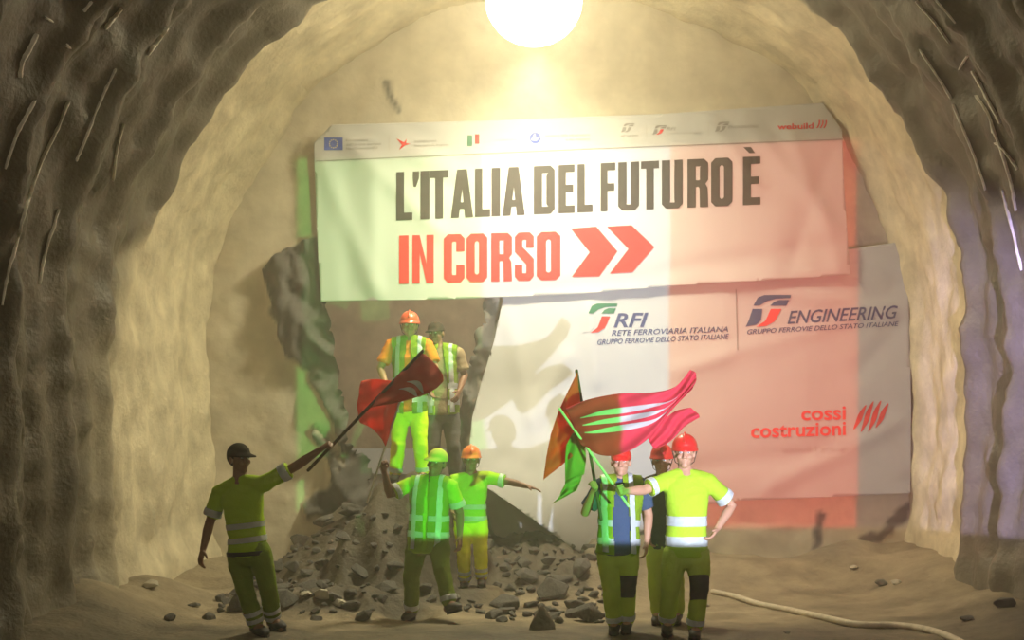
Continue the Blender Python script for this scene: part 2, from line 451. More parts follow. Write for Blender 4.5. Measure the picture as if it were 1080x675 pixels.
# the other bore beyond the breach
bm = bmesh.new(); rings = []
for j in range(13):
    y = 16.6+j*.4; r = []
    for i in range(41):
        t = math.pi*1.15-(math.pi*1.3)*i/40
        rr = 3.3+.12*fbm((t*3, y, 2), 1.0, 3)
        r.append(bm.verts.new((-1.4+rr*math.cos(t), y, 2.9+rr*math.sin(t))))
    rings.append(r)
for j in range(12):
    for i in range(40): bm.faces.new((rings[j][i], rings[j][i+1], rings[j+1][i+1], rings[j+1][i]))
bm.faces.new(rings[-1])
bm_far = bm_obj('wall_far', bm, mat('far_bore_concrete', (.42, .36, .28), .9, .2, .5, 8, .2, 3)); tag(bm_far, kind='structure')
bm = bmesh.new()
for j in range(8):
    for i in range(16):
        pass
gr = [[bm.verts.new((-4.6+i*.4, 15.6+j*.5, 1.0+.12*fbm((i*.4, j*.5, 1), 1.2, 3)-(.5 if j == 0 else 0))) for i in range(17)] for j in range(13)]
for j in range(12):
    for i in range(16): bm.faces.new((gr[j][i], gr[j][i+1], gr[j+1][i+1], gr[j+1][i]))
tag(bm_obj('floor_far', bm, M['rock']), kind='structure')

# pale strips of torn lining, wet glints put in as near-white colour
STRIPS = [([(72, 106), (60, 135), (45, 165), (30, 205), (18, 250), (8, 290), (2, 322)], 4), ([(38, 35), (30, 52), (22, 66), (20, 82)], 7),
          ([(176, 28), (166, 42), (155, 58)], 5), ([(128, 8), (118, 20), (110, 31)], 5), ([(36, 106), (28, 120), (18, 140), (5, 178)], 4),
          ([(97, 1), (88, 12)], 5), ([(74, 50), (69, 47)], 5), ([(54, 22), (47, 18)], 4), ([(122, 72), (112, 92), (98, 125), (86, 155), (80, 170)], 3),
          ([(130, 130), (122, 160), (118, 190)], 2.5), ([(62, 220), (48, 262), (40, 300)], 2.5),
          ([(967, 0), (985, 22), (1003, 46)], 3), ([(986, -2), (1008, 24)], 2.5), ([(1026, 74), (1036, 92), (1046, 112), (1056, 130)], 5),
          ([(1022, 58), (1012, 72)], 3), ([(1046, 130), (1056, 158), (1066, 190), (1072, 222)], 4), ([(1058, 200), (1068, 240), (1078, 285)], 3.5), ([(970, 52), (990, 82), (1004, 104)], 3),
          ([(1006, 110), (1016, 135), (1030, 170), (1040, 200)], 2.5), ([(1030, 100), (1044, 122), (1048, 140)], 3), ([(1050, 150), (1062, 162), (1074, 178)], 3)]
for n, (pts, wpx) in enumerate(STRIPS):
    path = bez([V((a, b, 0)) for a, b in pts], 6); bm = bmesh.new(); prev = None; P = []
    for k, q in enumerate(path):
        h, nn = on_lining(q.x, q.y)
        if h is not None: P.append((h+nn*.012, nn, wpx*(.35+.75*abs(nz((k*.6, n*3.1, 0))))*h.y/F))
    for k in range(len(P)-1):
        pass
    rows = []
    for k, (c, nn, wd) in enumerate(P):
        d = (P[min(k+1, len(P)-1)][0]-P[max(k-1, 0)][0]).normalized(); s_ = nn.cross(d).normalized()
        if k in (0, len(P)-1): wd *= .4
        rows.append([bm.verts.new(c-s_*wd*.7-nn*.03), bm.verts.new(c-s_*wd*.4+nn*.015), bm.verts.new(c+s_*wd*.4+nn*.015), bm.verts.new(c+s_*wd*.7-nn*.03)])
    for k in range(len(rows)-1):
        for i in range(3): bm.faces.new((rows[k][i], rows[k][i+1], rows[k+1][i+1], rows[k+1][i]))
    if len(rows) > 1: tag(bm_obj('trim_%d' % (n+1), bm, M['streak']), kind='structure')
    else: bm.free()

# ------------------------------------------------------------------ lamp under the crown
LP = at(563, 2, 13.3)
lamp = tag(empty('tunnel_lamp', LP), 'round glowing yellow-white work lamp hanging under the tunnel crown', 'lamp')
bm = bmesh.new(); ball(bm, V((0, 0, 0)), V((.52, 0, 0)), V((0, .52, 0)), V((0, 0, .46)), 18); bm_obj('diffuser', bm, M['lamp'], lamp)
bm = bmesh.new(); loft(bm, [(V((0, 0, .43)), V((.2, 0, 0)), V((0, .2, 0))), (V((0, 0, .47)), V((.2, 0, 0)), V((0, .2, 0))), (V((0, 0, .53)), V((.12, 0, 0)), V((0, .12, 0))), (V((0, 0, .6)), V((.05, 0, 0)), V((0, .05, 0)))]); bm_obj('housing', bm, M['metal'], lamp)
bm = bmesh.new(); tube(bm, [V((0, 0, .58)), V((.02, .02, .8)), V((.0, .05, 1.0))], .014, 8); bm_obj('cable', bm, M['cable'], lamp)

# ------------------------------------------------------------------ banners: drawn flat, hung as wrinkled sheets
def flat(polys, step, fn):
    """2-D polygons -> finely cut -> mapped by fn(x, y)"""
    bm = bmesh.new()
    for p in polys:
        vsn = [bm.verts.new((x, y, 0)) for x, y in p]
        bm.faces.new(vsn)
    xs = [v.co.x for v in bm.verts]; yy = [v.co.y for v in bm.verts]
    bmesh.ops.triangulate(bm, faces=bm.faces)
    def cut(lo, hi, ax):
        k = math.ceil(lo/step)
        while k*step < hi:
            c = [0, 0, 0]; c[ax] = k*step+.013; nn = [0, 0, 0]; nn[ax] = 1
            bmesh.ops.bisect_plane(bm, geom=bm.verts[:]+bm.edges[:]+bm.faces[:], plane_co=c, plane_no=nn, dist=1e-5); k += 1
    cut(min(xs), max(xs), 0); cut(min(yy), max(yy), 1)
    bmesh.ops.remove_doubles(bm, verts=bm.verts, dist=1e-4)
    for v in bm.verts: v.co = fn(v.co.x, v.co.y)
    return bm
def crease(px, py, a, b, wd):
    ax, ay = a; bx, by = b; dx, dy = bx-ax, by-ay; L2 = dx*dx+dy*dy
    t = ((px-ax)*dx+(py-ay)*dy)/L2
    if t < -.1 or t > 1.1: return 0
    wd = max(wd, 10); q = ((px-ax)*dy-(py-ay)*dx)/math.sqrt(L2)
    return math.exp(-(q/wd)**2)*sm((t+.1)/.2)*sm((1.1-t)/.2)
UC = [((352, 135), (470, 250), 6), ((410, 120), (520, 190), 5), ((335, 160), (400, 315), 9), ((365, 170), (368, 312), 7), ((392, 180), (395, 312), 6), ((420, 170), (500, 210), 5), ((780, 120), (890, 250), 8), ((880, 150), (830, 290), 8), ((745, 120), (800, 200), 7),
      ((700, 286), (890, 255), 8), ((760, 300), (890, 286), 6), ((520, 312), (700, 290), 5), ((830, 130), (890, 290), 6)]
LC = [((700, 285), (960, 330), 9), ((780, 372), (958, 300), 9), ((710, 392), (910, 330), 9), ((900, 400), (960, 330), 8), ((920, 440), (955, 500), 9), ((640, 312), (700, 405), 8), ((622, 320), (630, 410), 7), ((700, 500), (900, 470), 9), ((800, 520), (958, 440), 8),
      ((900, 270), (950, 300), 7), ((535, 330), (590, 560), 10), ((520, 480), (640, 520), 9), ((600, 370), (560, 450), 8), ((505, 500), (620, 420), 9)]
def up_map(e=0):
    def fn(px, py):
        d = 15.27-.02*nz((px*.012, py*.006, 1))-.012*nz((px*.03, py*.012, 3))
        for i, (a, b, wd) in enumerate(UC): d -= (.035 if i % 2 == 0 else -.022)*crease(px, py, a, b, wd)
        return at(px, py, d-e)
    return fn
def low_map(e=0):
    def fn(px, py):
        d = 15.36-.02*nz((px*.012, py*.009, 7))-.012*nz((px*.03, py*.02, 5))
        for i, (a, b, wd) in enumerate(LC): d -= (.035 if i % 2 == 0 else -.02)*crease(px, py, a, b, wd)
        d -= .95*sm((py-400)/180)*sm((690-px)/130)                          # loose corner pulled forward over the muck
        return at(px, py, d-e)
    return fn
ban1 = tag(empty('banner', at(612, 317, 15.27)), 'upper wide banner with big black and red slogan and arrows on tunnel face', 'banner')
ban2 = tag(empty('banner', at(780, 525, 15.36)), 'lower banner with railway and builder logos, its left side sagging to the ground', 'banner')
def sheet(bn, name, poly, fn, m, step=4):
    bm = flat([poly], step, fn); o = bm_obj(name, bm, m, bn, base=bn.location)
    md = o.modifiers.new('thickness', 'SOLIDIFY'); md.thickness = .004; md.offset = 0
    return o
sheet(ban1, 'sheet', [(350, 131.5), (520, 127), (700, 120), (868, 108.5), (888, 137), (890, 190), (893, 240), (897, 290), (800, 296), (704, 302), (610, 310), (480, 315.5), (338, 318), (334, 240), (331, 151)], up_map(), M['pvc'])
sheet(ban2, 'sheet', [(528, 296), (700, 290), (880, 270), (892, 263), (946, 255.5), (957, 270), (959, 340), (961, 430), (960, 520), (870, 524.5), (780, 528), (730, 534), (690, 552), (655, 575), (625, 592), (590, 568), (545, 536), (504, 508), (493, 492), (498, 440), (508, 402), (521, 360), (530, 318)], low_map(), M['pvc'])
def ink(bn, name, polys, m, mp, step=4):
    bm = flat(polys, step, mp(.009)); return bm_obj(name, bm, m, bn, smooth=False, base=bn.location)
# --- block letters, unit cell 0..1 by 0..1, y up; t = stroke as a fraction of a 22 px wide letter
def rect(a, b, c, d): return [(a, b), (c, b), (c, d), (a, d)]
def ringp(w0, w1, h0, h1, tx, ty, ch, chy, gap=None):
    """octagonal bowl as quads"""
    o_ = [(w0+ch, h0), (w1-ch, h0), (w1, h0+chy), (w1, h1-chy), (w1-ch, h1), (w0+ch, h1), (w0, h1-chy), (w0, h0+chy)]
    i0, i1, j0, j1 = w0+tx, w1-tx, h0+ty, h1-ty; c = ch*.35; cy = chy*.35
    i_ = [(i0+c, j0), (i1-c, j0), (i1, j0+cy), (i1, j1-cy), (i1-c, j1), (i0+c, j1), (i0, j1-cy), (i0, j0+cy)]
    out = []
    for k in range(8):
        if gap and k in gap: continue
        out.append([o_[k], o_[(k+1) % 8], i_[(k+1) % 8], i_[k]])
    return out
T, TY = .40, .155
def glyph(ch):
    if ch == 'I': return [rect(0, 0, 1, 1)]
    if ch == 'L': return [rect(0, 0, .48, 1), rect(.48, 0, 1, TY)]
    if ch == 'T': return [rect(0, 1-TY, 1, 1), rect(.29, 0, .71, 1-TY)]
    if ch == 'E': return [rect(0, 0, .46, 1), rect(.46, 0, 1, TY), rect(.46, 1-TY, 1, 1), rect(.46, .43, .92, .43+TY)]
    if ch == 'F': return [rect(0, 0, .46, 1), rect(.46, 1-TY, 1, 1), rect(.46, .42, .93, .42+TY)]
    if ch == 'A': return [[(0, 0), (.36, 0), (.60, .95), (.62, 1), (.28, 1)], [(.64, 0), (1, 0), (.72, 1), (.42, 1), (.45, .85)], [(.30, .18), (.70, .18), (.66, .32), (.34, .32)]]
    if ch == 'D': return [rect(0, 0, T, 1), [(T, 0), (.8, 0), (.7, TY), (T, TY)], [(T, 1), (.8, 1), (.7, 1-TY), (T, 1-TY)], [(.8, 0), (1, .09), (1, .91), (.8, 1), (.7, 1-TY), (.6, .80), (.6, .2), (.7, TY)]]
    if ch == 'U': return [[(0, .09), (.2, 0), (.38, TY*.8), (T, .19), (T, 1), (0, 1)], [(1, .09), (.8, 0), (.62, TY*.8), (.6, .19), (.6, 1), (1, 1)], [(.2, 0), (.8, 0), (.62, TY*.8), (.38, TY*.8)]]
    if ch == 'O': return ringp(0, 1, 0, 1, T, TY, .2, .09)
    if ch == 'C': return [[(0, .09), (.2, 0), (.42, TY), (T, .19), (T, .81), (.42, 1-TY), (.2, 1), (0, .91)], [(.2, 0), (.8, 0), (.6, TY), (.42, TY)], [(.2, 1), (.8, 1), (.6, 1-TY), (.42, 1-TY)], [(.8, 0), (1, .09), (1, .36), (.6, .36), (.6, TY)], [(.8, 1), (1, .91), (1, .64), (.6, .64), (.6, 1-TY)]]
    if ch == 'R': return [rect(0, 0, T, 1), [(T, 1), (.8, 1), (.66, 1-TY), (T, 1-TY)], [(T, .42), (.66, .42), (.6, .56), (T, .56)], [(.8, 1), (1, .91), (1, .56), (.86, .48), (.6, .56), (.6, 1-TY*1.1), (.66, 1-TY)], [(.6, .56), (.86, .48), (.66, .42)], [(.55, .42), (.86, .48), (.97, .40), (1, 0), (.6, 0), (.58, .38)]]
    if ch == 'N': return [rect(0, 0, .34, 1), rect(.66, 0, 1, 1), [(.34, 1), (.34, .62), (.66, 0), (.66, .40)]]
    if ch == 'S': return [[(0, .91), (.2, 1), (.8, 1), (.62, 1-TY), (.42, 1-TY), (T, .80), (T, .70), (0, .60)], [(.8, 1), (1, .91), (1, .68), (.6, .68), (.6, .81), (.62, 1-TY)], [(0, .60), (T, .70), (1, .45), (.62, .33)], [(1, .45), (1, .09), (.8, 0), (.6, TY), (.6, .2), (.6, .335)], [(.8, 0), (.2, 0), (.4, TY), (.6, TY)], [(.2, 0), (0, .09), (0, .33), (T, .33), (T, .19), (.4, TY)]]
    if ch == "'": return [[(0, .84), (0, 1), (1, 1), (1, .86), (.5, .68), (.1, .68), (.45, .84)]]
    if ch == '`': return [[(.1, 1.2), (.5, 1.2), (.72, 1.07), (.42, 1.07)]]
LINE1 = [('L', 418, 435), ("'", 435.5, 442), ('I', 443.5, 453), ('T', 453.5, 473), ('A', 475.5, 499), ('L', 501, 517), ('I', 518.5, 527.5), ('A', 530, 553.5), ('D', 563, 585), ('E', 589, 606), ('L', 609, 625), ('F', 633.5, 649), ('U', 652, 674), ('T', 676, 695), ('U', 698, 720), ('R', 725, 747), ('O', 750, 772.5), ('E', 783.5, 802), ('`', 782, 802)]
LINE2 = [('I', 421, 431), ('N', 435, 457.5), ('C', 468, 490), ('O', 492, 514), ('R', 518, 540), ('S', 543, 563), ('O', 566, 591)]
def letters(line, base, hgt):
    out = []
    for ch, x0, x1 in line:
        for g in glyph(ch):
            out.append([(x0+(x1-x0)*a, base(x0+(x1-x0)*a)-b*hgt) for a, b in g])
    return out
b1 = lambda x: 232.5-(x-420)*.0440
b2 = lambda x: 299.5-(x-421)*.026
o = ink(ban1, 'headline_lettering', letters(LINE1, b1, 51), M['ink'], up_map); o['label'] = "black headline lettering L'ITALIA DEL FUTURO È"
o = ink(ban1, 'slogan_lettering', letters(LINE2, b2, 51), M['red_ink'], up_map); o['label'] = 'red lettering IN CORSO'
for a in ([(602, 241), (629, 239), (651, 265), (632, 291.5), (603, 292), (622, 266)], [(640, 239), (666, 237.5), (690, 260.5), (667, 287), (643, 288.5), (663, 262.5)]):
    ink(ban1, 'arrow', [[a[0], a[1], a[2], a[5]], [a[5], a[2], a[3], a[4]]], M['red_ink'], up_map)
def strip_y(x): return 170-(x-333)*.0415
ink(ban1, 'rule', [[(333, strip_y(333)-.6), (610, strip_y(610)-1.6), (889, strip_y(889)-.6), (889, strip_y(889)+.5), (610, strip_y(610)-.5), (333, strip_y(333)+.5)]], M['grey_ink'], up_map)
def text(bn, name, s_, x0, x1, yb, hgt, m, mp, slant=0, bold=0, slope=0.0, e=.009):
    """a line of type from x0 to x1 on baseline yb, capital height hgt"""
    cu = bpy.data.curves.new('t', 'FONT'); cu.body = s_; cu.size = 1; cu.offset = bold; cu.shear = slant; cu.resolution_u = 3
    o = bpy.data.objects.new('t', cu); C.objects.link(o)
    dg = bpy.context.evaluated_depsgraph_get(); dg.update()
    me = bpy.data.meshes.new_from_object(o.evaluated_get(dg)); bpy.data.objects.remove(o); bpy.data.curves.remove(cu)
    xs = [v.co.x for v in me.vertices]; a, b = min(xs), max(xs)
    fn = mp(e)
    for v in me.vertices:
        x = x0+(v.co.x-a)/(b-a)*(x1-x0)
        v.co = fn(x, yb-v.co.y/.7*hgt+slope*(x-x0))
    me.materials.clear()
    return link_mesh(name, me, m, bn, smooth=False, base=bn.location)
def oct_(cx, cy, r, n=12): return [(cx+r*math.cos(2*math.pi*k/n), cy+r*math.sin(2*math.pi*k/n)) for k in range(n)]
# the row of small sponsors' marks
lg = ink(ban1, 'logo', [rect(342, 158.3, 361.5, 145)], M['blue_ink'], up_map)
bm = flat([oct_(351.7+4.3*math.cos(k*math.pi/6), 151.6+4.3*math.sin(k*math.pi/6), .7, 5) for k in range(12)], 20, up_map(.010)); bm_obj('star', bm, M['gold_ink'], lg, base=ban1.location)
for s_, x0, x1, yb in (("Finanziato", 365, 388, 149.4), ("dall'Unione europea", 365, 402, 153.8), ("NextGenerationEU", 365, 398, 158)):
    text(ban1, 'small_print', s_, x0, x1, yb, 2.7, M['grey_ink'], up_map, slope=-.03)
ink(ban1, 'rule', [rect(410, 160, 410.7, 142)], M['pale_ink'], up_map)
ink(ban1, 'logo', [[(418, 146), (426, 150), (429, 146.5), (428, 151), (433, 151.5), (427, 153.5), (421, 158), (424, 152.5)]], M['red_ink'], up_map)
text(ban1, 'small_print', 'Italiadomani', 437, 460, 150.5, 3.2, M['grey_ink'], up_map, slope=-.03)
text(ban1, 'small_print', 'piano nazionale di ripresa', 437, 473, 154.6, 2.4, M['grey_ink'], up_map, slope=-.03)
ink(ban1, 'logo', [rect(493, 154, 498, 142.5)], M['green_ink'], up_map); ink(ban1, 'logo', [rect(501, 151.5, 505.5, 141.5)], M['red_ink'], up_map)
text(ban1, 'small_print', 'ministero', 522, 545, 148.5, 2.6, M['pale_ink'], up_map, slope=-.03)
o = ink(ban1, 'logo', [oct_(564.5, 145.5, 6, 18)], M['blue_ink'], up_map)
bm = flat([[(560, 148), (564, 140.5), (565.5, 145), (570, 144), (566, 148.5)]], 20, up_map(.010)); bm_obj('emblem', bm, M['pvc'], o, base=ban1.location)
text(ban1, 'small_print', 'ministero delle infrastrutture', 575, 622, 144.5, 2.8, M['grey_ink'], up_map, slope=-.03)
text(ban1, 'small_print', 'e dei trasporti', 597, 622, 148.5, 2.6, M['grey_ink'], up_map, slope=-.03)
def rail_logo(bn, mp, x, y, w_, h_, top, low, red):
    """slanted rounded double-flag mark of the railway"""
    f = lambda pts: [(x+(a+.22*(b-.5))*w_, y-b*h_) for a, b in pts]
    q = ink(bn, 'logo', [f([(.08, .66), (.24, .66), (.40, .80), (.62, .88), (.62, 1.0), (.30, 1.0), (.14, .92)]), f([(.62, .88), (.62, 1), (1.0, 1.0), (1.0, .90)]), f([(.52, .66), (.95, .66), (.98, .84), (.72, .84), (.60, .78)])], top, mp)
    q2 = flat([f([(.08, .56), (.34, .56), (.38, .20), (.28, .06), (.02, .0), (.06, .2)])], 9, mp(.009)); bm_obj('left_band', q2, low, q, smooth=False, base=bn.location)
    q3 = flat([f([(.30, .0), (.55, .02), (.74, .16), (.80, .36), (.84, .56), (.56, .56), (.53, .36), (.50, .18)])], 9, mp(.009)); bm_obj('red_band', q3, red, q, smooth=False, base=bn.location)
rail_logo(ban1, up_map, 656, 139.5, 12, 9.5, M['grey_ink'], M['grey_ink'], M['grey_ink'])
text(ban1, 'small_print', 'gruppo', 655, 673, 144, 2.4, M['grey_ink'], up_map, slope=-.03)
ink(ban1, 'rule', [rect(681.5, 146, 682, 131)], M['pale_ink'], up_map)
rail_logo(ban1, up_map, 689, 142, 13, 10, M['grey_ink'], M['grey_ink'], M['red_ink'])
text(ban1, 'small_print', 'RFI', 703, 713, 137.5, 3.4, M['grey_ink'], up_map, .3, slope=-.03); text(ban1, 'small_print', 'rete ferroviaria italiana', 703, 740, 141.5, 2.3, M['pale_ink'], up_map, slope=-.03)
ink(ban1, 'rule', [rect(747, 143, 747.5, 127)], M['pale_ink'], up_map)
rail_logo(ban1, up_map, 755, 139, 13, 10.5, M['grey_ink'], M['grey_ink'], M['grey_ink'])
text(ban1, 'small_print', 'ENGINEERING', 768, 800, 135.5, 3, M['grey_ink'], up_map, .3, slope=-.03)
o = text(ban1, 'small_print', 'webuild', 820, 858, 136.5, 6, M['red_ink'], up_map, 0, .02, slope=-.03); o['label'] = 'red lettering webuild'
for k in range(3):
    a = [(861+k*3.6+2.5*math.sin(t*.5), 135-t*2.1) for t in range(5)]
    ink(ban1, 'logo', [[(p[0], p[1]) for p in a]+[(p[0]+1.6, p[1]) for p in a[::-1]]], M['red_ink'], up_map)
# --- the lower banner's logos
rail_logo(ban2, low_map, 617, 351, 31, 31, M['green_ink'], M['pvc'], M['red_ink'])
text(ban2, 'railway_lettering', 'RFI', 647, 684, 345, 14.5, M['navy_ink'], low_map, .28, .022, -.02)
text(ban2, 'small_print', 'RETE FERROVIARIA ITALIANA', 645, 768, 354, 5.6, M['navy_ink'], low_map, .25, .012, -.035)
text(ban2, 'small_print', 'GRUPPO FERROVIE DELLO STATO ITALIANE', 630, 769, 363.5, 5.4, M['navy_ink'], low_map, .25, .012, -.045)
ink(ban2, 'rule', [[(775.6, 305), (776.8, 305), (778.6, 369), (777.4, 369)]], M['grey_ink'], low_map)
rail_logo(ban2, low_map, 790, 344.5, 40, 33.5, M['navy_ink'], M['navy_ink'], M['red_ink'])
text(ban2, 'railway_lettering', 'ENGINEERING', 830.5, 947, 341.5, 13.5, M['navy_ink'], low_map, .3, .012, -.052)
text(ban2, 'small_print', 'GRUPPO FERROVIE DELLO STATO ITALIANE', 788, 948, 352.5, 5, M['navy_ink'], low_map, .25, .012, -.055)
text(ban2, 'builder_lettering', 'cossi', 845, 892, 443, 14.5, M['red_ink'], low_map, 0, .02, -.02)
text(ban2, 'builder_lettering', 'costruzioni', 792, 892, 461.5, 14.5, M['red_ink'], low_map, 0, .02, -.03)
text(ban2, 'small_print', 'webuild group', 824, 893, 477, 6, M['pale_ink'], low_map, 0, .01, -.03)
def arcs(cx, cy, r, n=4):
    out = []
    for k in range(n):
        ox = cx-r*.75+k*r*.46; L_ = r*(1.25 if k in (1, 2) else 1.0)
        p0 = [(ox-r*.22+r*.75*sm(t/8)*1.0+.0, cy+L_*.75-L_*1.5*t/8+k*-.6) for t in range(9)]
        p0 = [(x+r*.10*math.sin(t/8*math.pi*2), y) for t, (x, y) in enumerate(p0)]
        wd = r*.17
        out.append([(x-wd*math.sin(math.pi*(t+.6)/9.2), y) for t, (x, y) in enumerate(p0)]+[(x+wd*math.sin(math.pi*(t+.6)/9.2), y) for t, (x, y) in reversed(list(enumerate(p0)))])
    return out
ink(ban2, 'logo', arcs(917, 440, 17), M['red_ink'], low_map)

# ------------------------------------------------------------------ people
def hand(bm, wr, f, n, th, k, mode):
    """palm and five fingers; f along the hand, n palm normal, th towards the thumb"""
    f = f.normalized(); th = (th-f*th.dot(f)).normalized(); n0 = f.cross(th).normalized()
    if n0.dot(n) < 0: n0 = -n0
    n = n0
    loft(bm, [(wr-f*.02*k, th*.026*k, n*.021*k), (wr+f*.02*k, th*.032*k, n*.019*k), (wr+f*.055*k, th*.041*k, n*.016*k), (wr+f*.088*k, th*.042*k, n*.0135*k), (wr+f*.098*k, th*.036*k, n*.010*k)], 16, 2.5)
    bends = {'relaxed': (18, 28, 22), 'open': (4, 8, 6), 'grip': (62, 78, 62)}[mode]
    for i, (ow, ln) in enumerate(((.031, .072), (.0105, .080), (-.0105, .074), (-.031, .058))):
        p = wr+f*.088*k+th*ow*k; a = 0; pts = [p-f*.012*k]
        sp = th*(ow*(.9 if mode == 'open' else .25))
        for b, fr in zip(bends, (.45, .31, .24)):
            a += math.radians(b+i*2)
            p = p+(f*math.cos(a)+n*math.sin(a)+sp*3).normalized()*ln*fr*k; pts.append(p)
        tube(bm, pts, [.0098*k, .0095*k, .0088*k, .0075*k], 10)
    p = wr+f*.022*k+th*.028*k
    d1 = (f*.65+th*.75+n*.35).normalized() if mode != 'grip' else (f*.6+th*.45+n*.8).normalized()
    d2 = (f*.85+th*.35+n*.4).normalized() if mode != 'grip' else (f*.7-th*.2+n*.6).normalized()
    tube(bm, [p, p+d1*.036*k, p+d1*.036*k+d2*.034*k], [.0135*k, .011*k, .0085*k], 10)
def seg_d(p, a, b):
    t = max(0, min(1, (p-a).dot(b-a)/max(1e-9, (b-a).length_squared))); return (p-a-(b-a)*t).length
def cutout(me, planes, keepf, off):
    """piece of a garment between planes, lifted off its surface"""
    bm = bmesh.new(); bm.from_mesh(me); bm.normal_update()
    for c, n in planes:
        bmesh.ops.bisect_plane(bm, geom=bm.verts[:]+bm.edges[:]+bm.faces[:], plane_co=c, plane_no=n, clear_inner=True, dist=1e-5)
    if keepf:
        bad = [f for f in bm.faces if not keepf(f.calc_center_median())]
        bmesh.ops.delete(bm, geom=bad, context='FACES')
    if not bm.faces: bm.free(); return None
    nv = {v: v.normal.copy() for v in bm.verts}
    for v in bm.verts: v.co += nv[v]*off
    r = bmesh.ops.extrude_face_region(bm, geom=bm.faces[:])
    for g in r['geom']:
        if isinstance(g, bmesh.types.BMVert): g.co -= g.normal*off*1.3 if False else V((0, 0, 0))
    return bm
def person(label, J, d, k=1.0, face=(0, -1), shirt='yellow', trousers='yellow_trouser', bands=True, hat=('helmet', 'helmet_red'), skin='skin', hands=('relaxed', 'relaxed'), grip=(None, None), lookdz=0, vest=None, hem=.0, knee=(), boots=True, sleeve=.78, leg_bands=True, seed=1, feet=None, belt=False, palm=(None, None), shirt_len=.0, sleeve_band=True):
    """J: joints as (px, py, depth offset)"""
    P = {n: at(v[0], v[1], d+(v[2] if len(v) > 2 else 0)) for n, v in J.items()}
    fw = V((face[0], face[1], 0)).normalized(); up = V((0, 0, 1))
    hs_ = fw.cross(up).normalized()                                   # person's own right-hand side... sign fixed below
    side = (P['sb']-P['sa']).normalized(); hside = (P['hb']-P['ha']).normalized()
    hc = (P['ha']+P['hb'])/2; sc = (P['sa']+P['sb'])/2; nk = P['neck']
    spine = (sc-hc); spl = spine.length; sd = spine.normalized()
    def fwd(s): return s.cross(sd).normalized()
    fs_ = fwd(side); fh = fwd(hside)
    if fs_.dot(fw) < 0: fs_ = -fs_
    if fh.dot(fw) < 0: fh = -fh
    hw = max(.9*k*.19, (P['sb']-P['sa']).length/2)
    root = empty('person', V((hc.x, hc.y, min(P['aa'].z, P['ab'].z)-.1*k)))
    base = root.location.copy()
    tag(root, label, 'person')
    def sec(t, a, b, fo=0, ex=0):
        """torso section at fraction t of the spine"""
        c = hc+spine*t; s = hside.lerp(side, max(0, min(1, t))).normalized(); f = fh.lerp(fs_, max(0, min(1, t))).normalized()
        return (c+f*fo*k, s*(a*k+ex), f*(b*k+ex))
    # ---- body, one continuous surface
    bm = bmesh.new()
    loft(bm, [sec(-.16, .09, .09), sec(-.08, .155, .105), sec(.05, .165, .11), sec(.3, .142, .10), sec(.55, .155, .108), sec(.78, .172, .108), sec(.92, .175, .09), sec(1.02, .13, .07), sec(1.08, .07, .058)], 24, 2.3)
    ls = lambda a, b, t: a.lerp(b, t)
    for q in 'ab':
        tube(bm, [nk-up*.005*k, ls(nk, P['s'+q], .5)-up*.012*k, P['s'+q]], [.048*k, .052*k, .056*k], 12)
        s_, e_, w_ = P['s'+q], P['e'+q], P['w'+q]
        tube(bm, [ls(s_, sc, .18), s_, ls(s_, e_, .35), ls(s_, e_, .8), e_, ls(e_, w_, .3), ls(e_, w_, .75), w_], [.058*k, .060*k, .052*k, .043*k, .042*k, .043*k, .032*k, .027*k], 14)
        h_, k_, a_ = P['h'+q], P['k'+q], P['a'+q]
        tube(bm, [h_, ls(h_, k_, .4), ls(h_, k_, .85), k_, ls(k_, a_, .3), ls(k_, a_, .75), a_], [.098*k, .088*k, .064*k, .060*k, .060*k, .044*k, .040*k], 16)
        fd = V(feet[q]).normalized() if feet and q in feet else fw
        hl = a_-fd*.055*k-up*.045*k; toe = a_+fd*.17*k-up*.07*k
        tube(bm, [hl, a_-up*.02*k+fd*.03*k, ls(a_, toe, .55), toe], [.040*k, .045*k, .040*k, .028*k], 12)
        hf = (w_-e_).normalized(); g = grip[0 if q == 'a' else 1]
        if g is not None:
            gp, gd = g; gd = gd.normalized()
            n_ = (fw-hf*fw.dot(hf)).normalized()
            hand(bm, w_, hf, n_, gd, k*1.05, 'grip')
        else:
            inw = (side if q == 'a' else -side); pn = palm[0 if q == 'a' else 1]
            n_ = V(pn) if pn else inw
            t_ = fw if abs(hf.dot(fw)) < .8 else up
            hand(bm, w_, hf, n_, t_, k*1.05, hands[0 if q == 'a' else 1])
    hd = P['head']; hu = (hd-nk).normalized(); hu = (hu*.6+up*.4).normalized()
    hf = V((face[0], face[1], 0)).normalized() if len(face) < 4 else V((face[2], face[3], 0)).normalized()
    hf = (hf+up*lookdz-hu*(hf+up*lookdz).dot(hu)).normalized(); hs = hu.cross(hf).normalized(); K = k*1.06
    tube(bm, [ls(sc, nk, .4), nk, ls(nk, hd, .55)], [.075*k, .060*k, .056*k], 14)
    ball(bm, hd+hu*.025*K-hf*.012*K, hs*.077*K, hf*.096*K, hu*.098*K)
    ball(bm, hd-hu*.035*K+hf*.022*K, hs*.062*K, hf*.066*K, hu*.085*K)
    ball(bm, hd-hu*.095*K+hf*.062*K, hs*.03*K, hf*.026*K, hu*.024*K)
    tube(bm, [hd+hu*.018*K+hf*.083*K, hd-hu*.012*K+hf*.097*K, hd-hu*.03*K+hf*.108*K], [.010*K, .012*K, .014*K], 10)
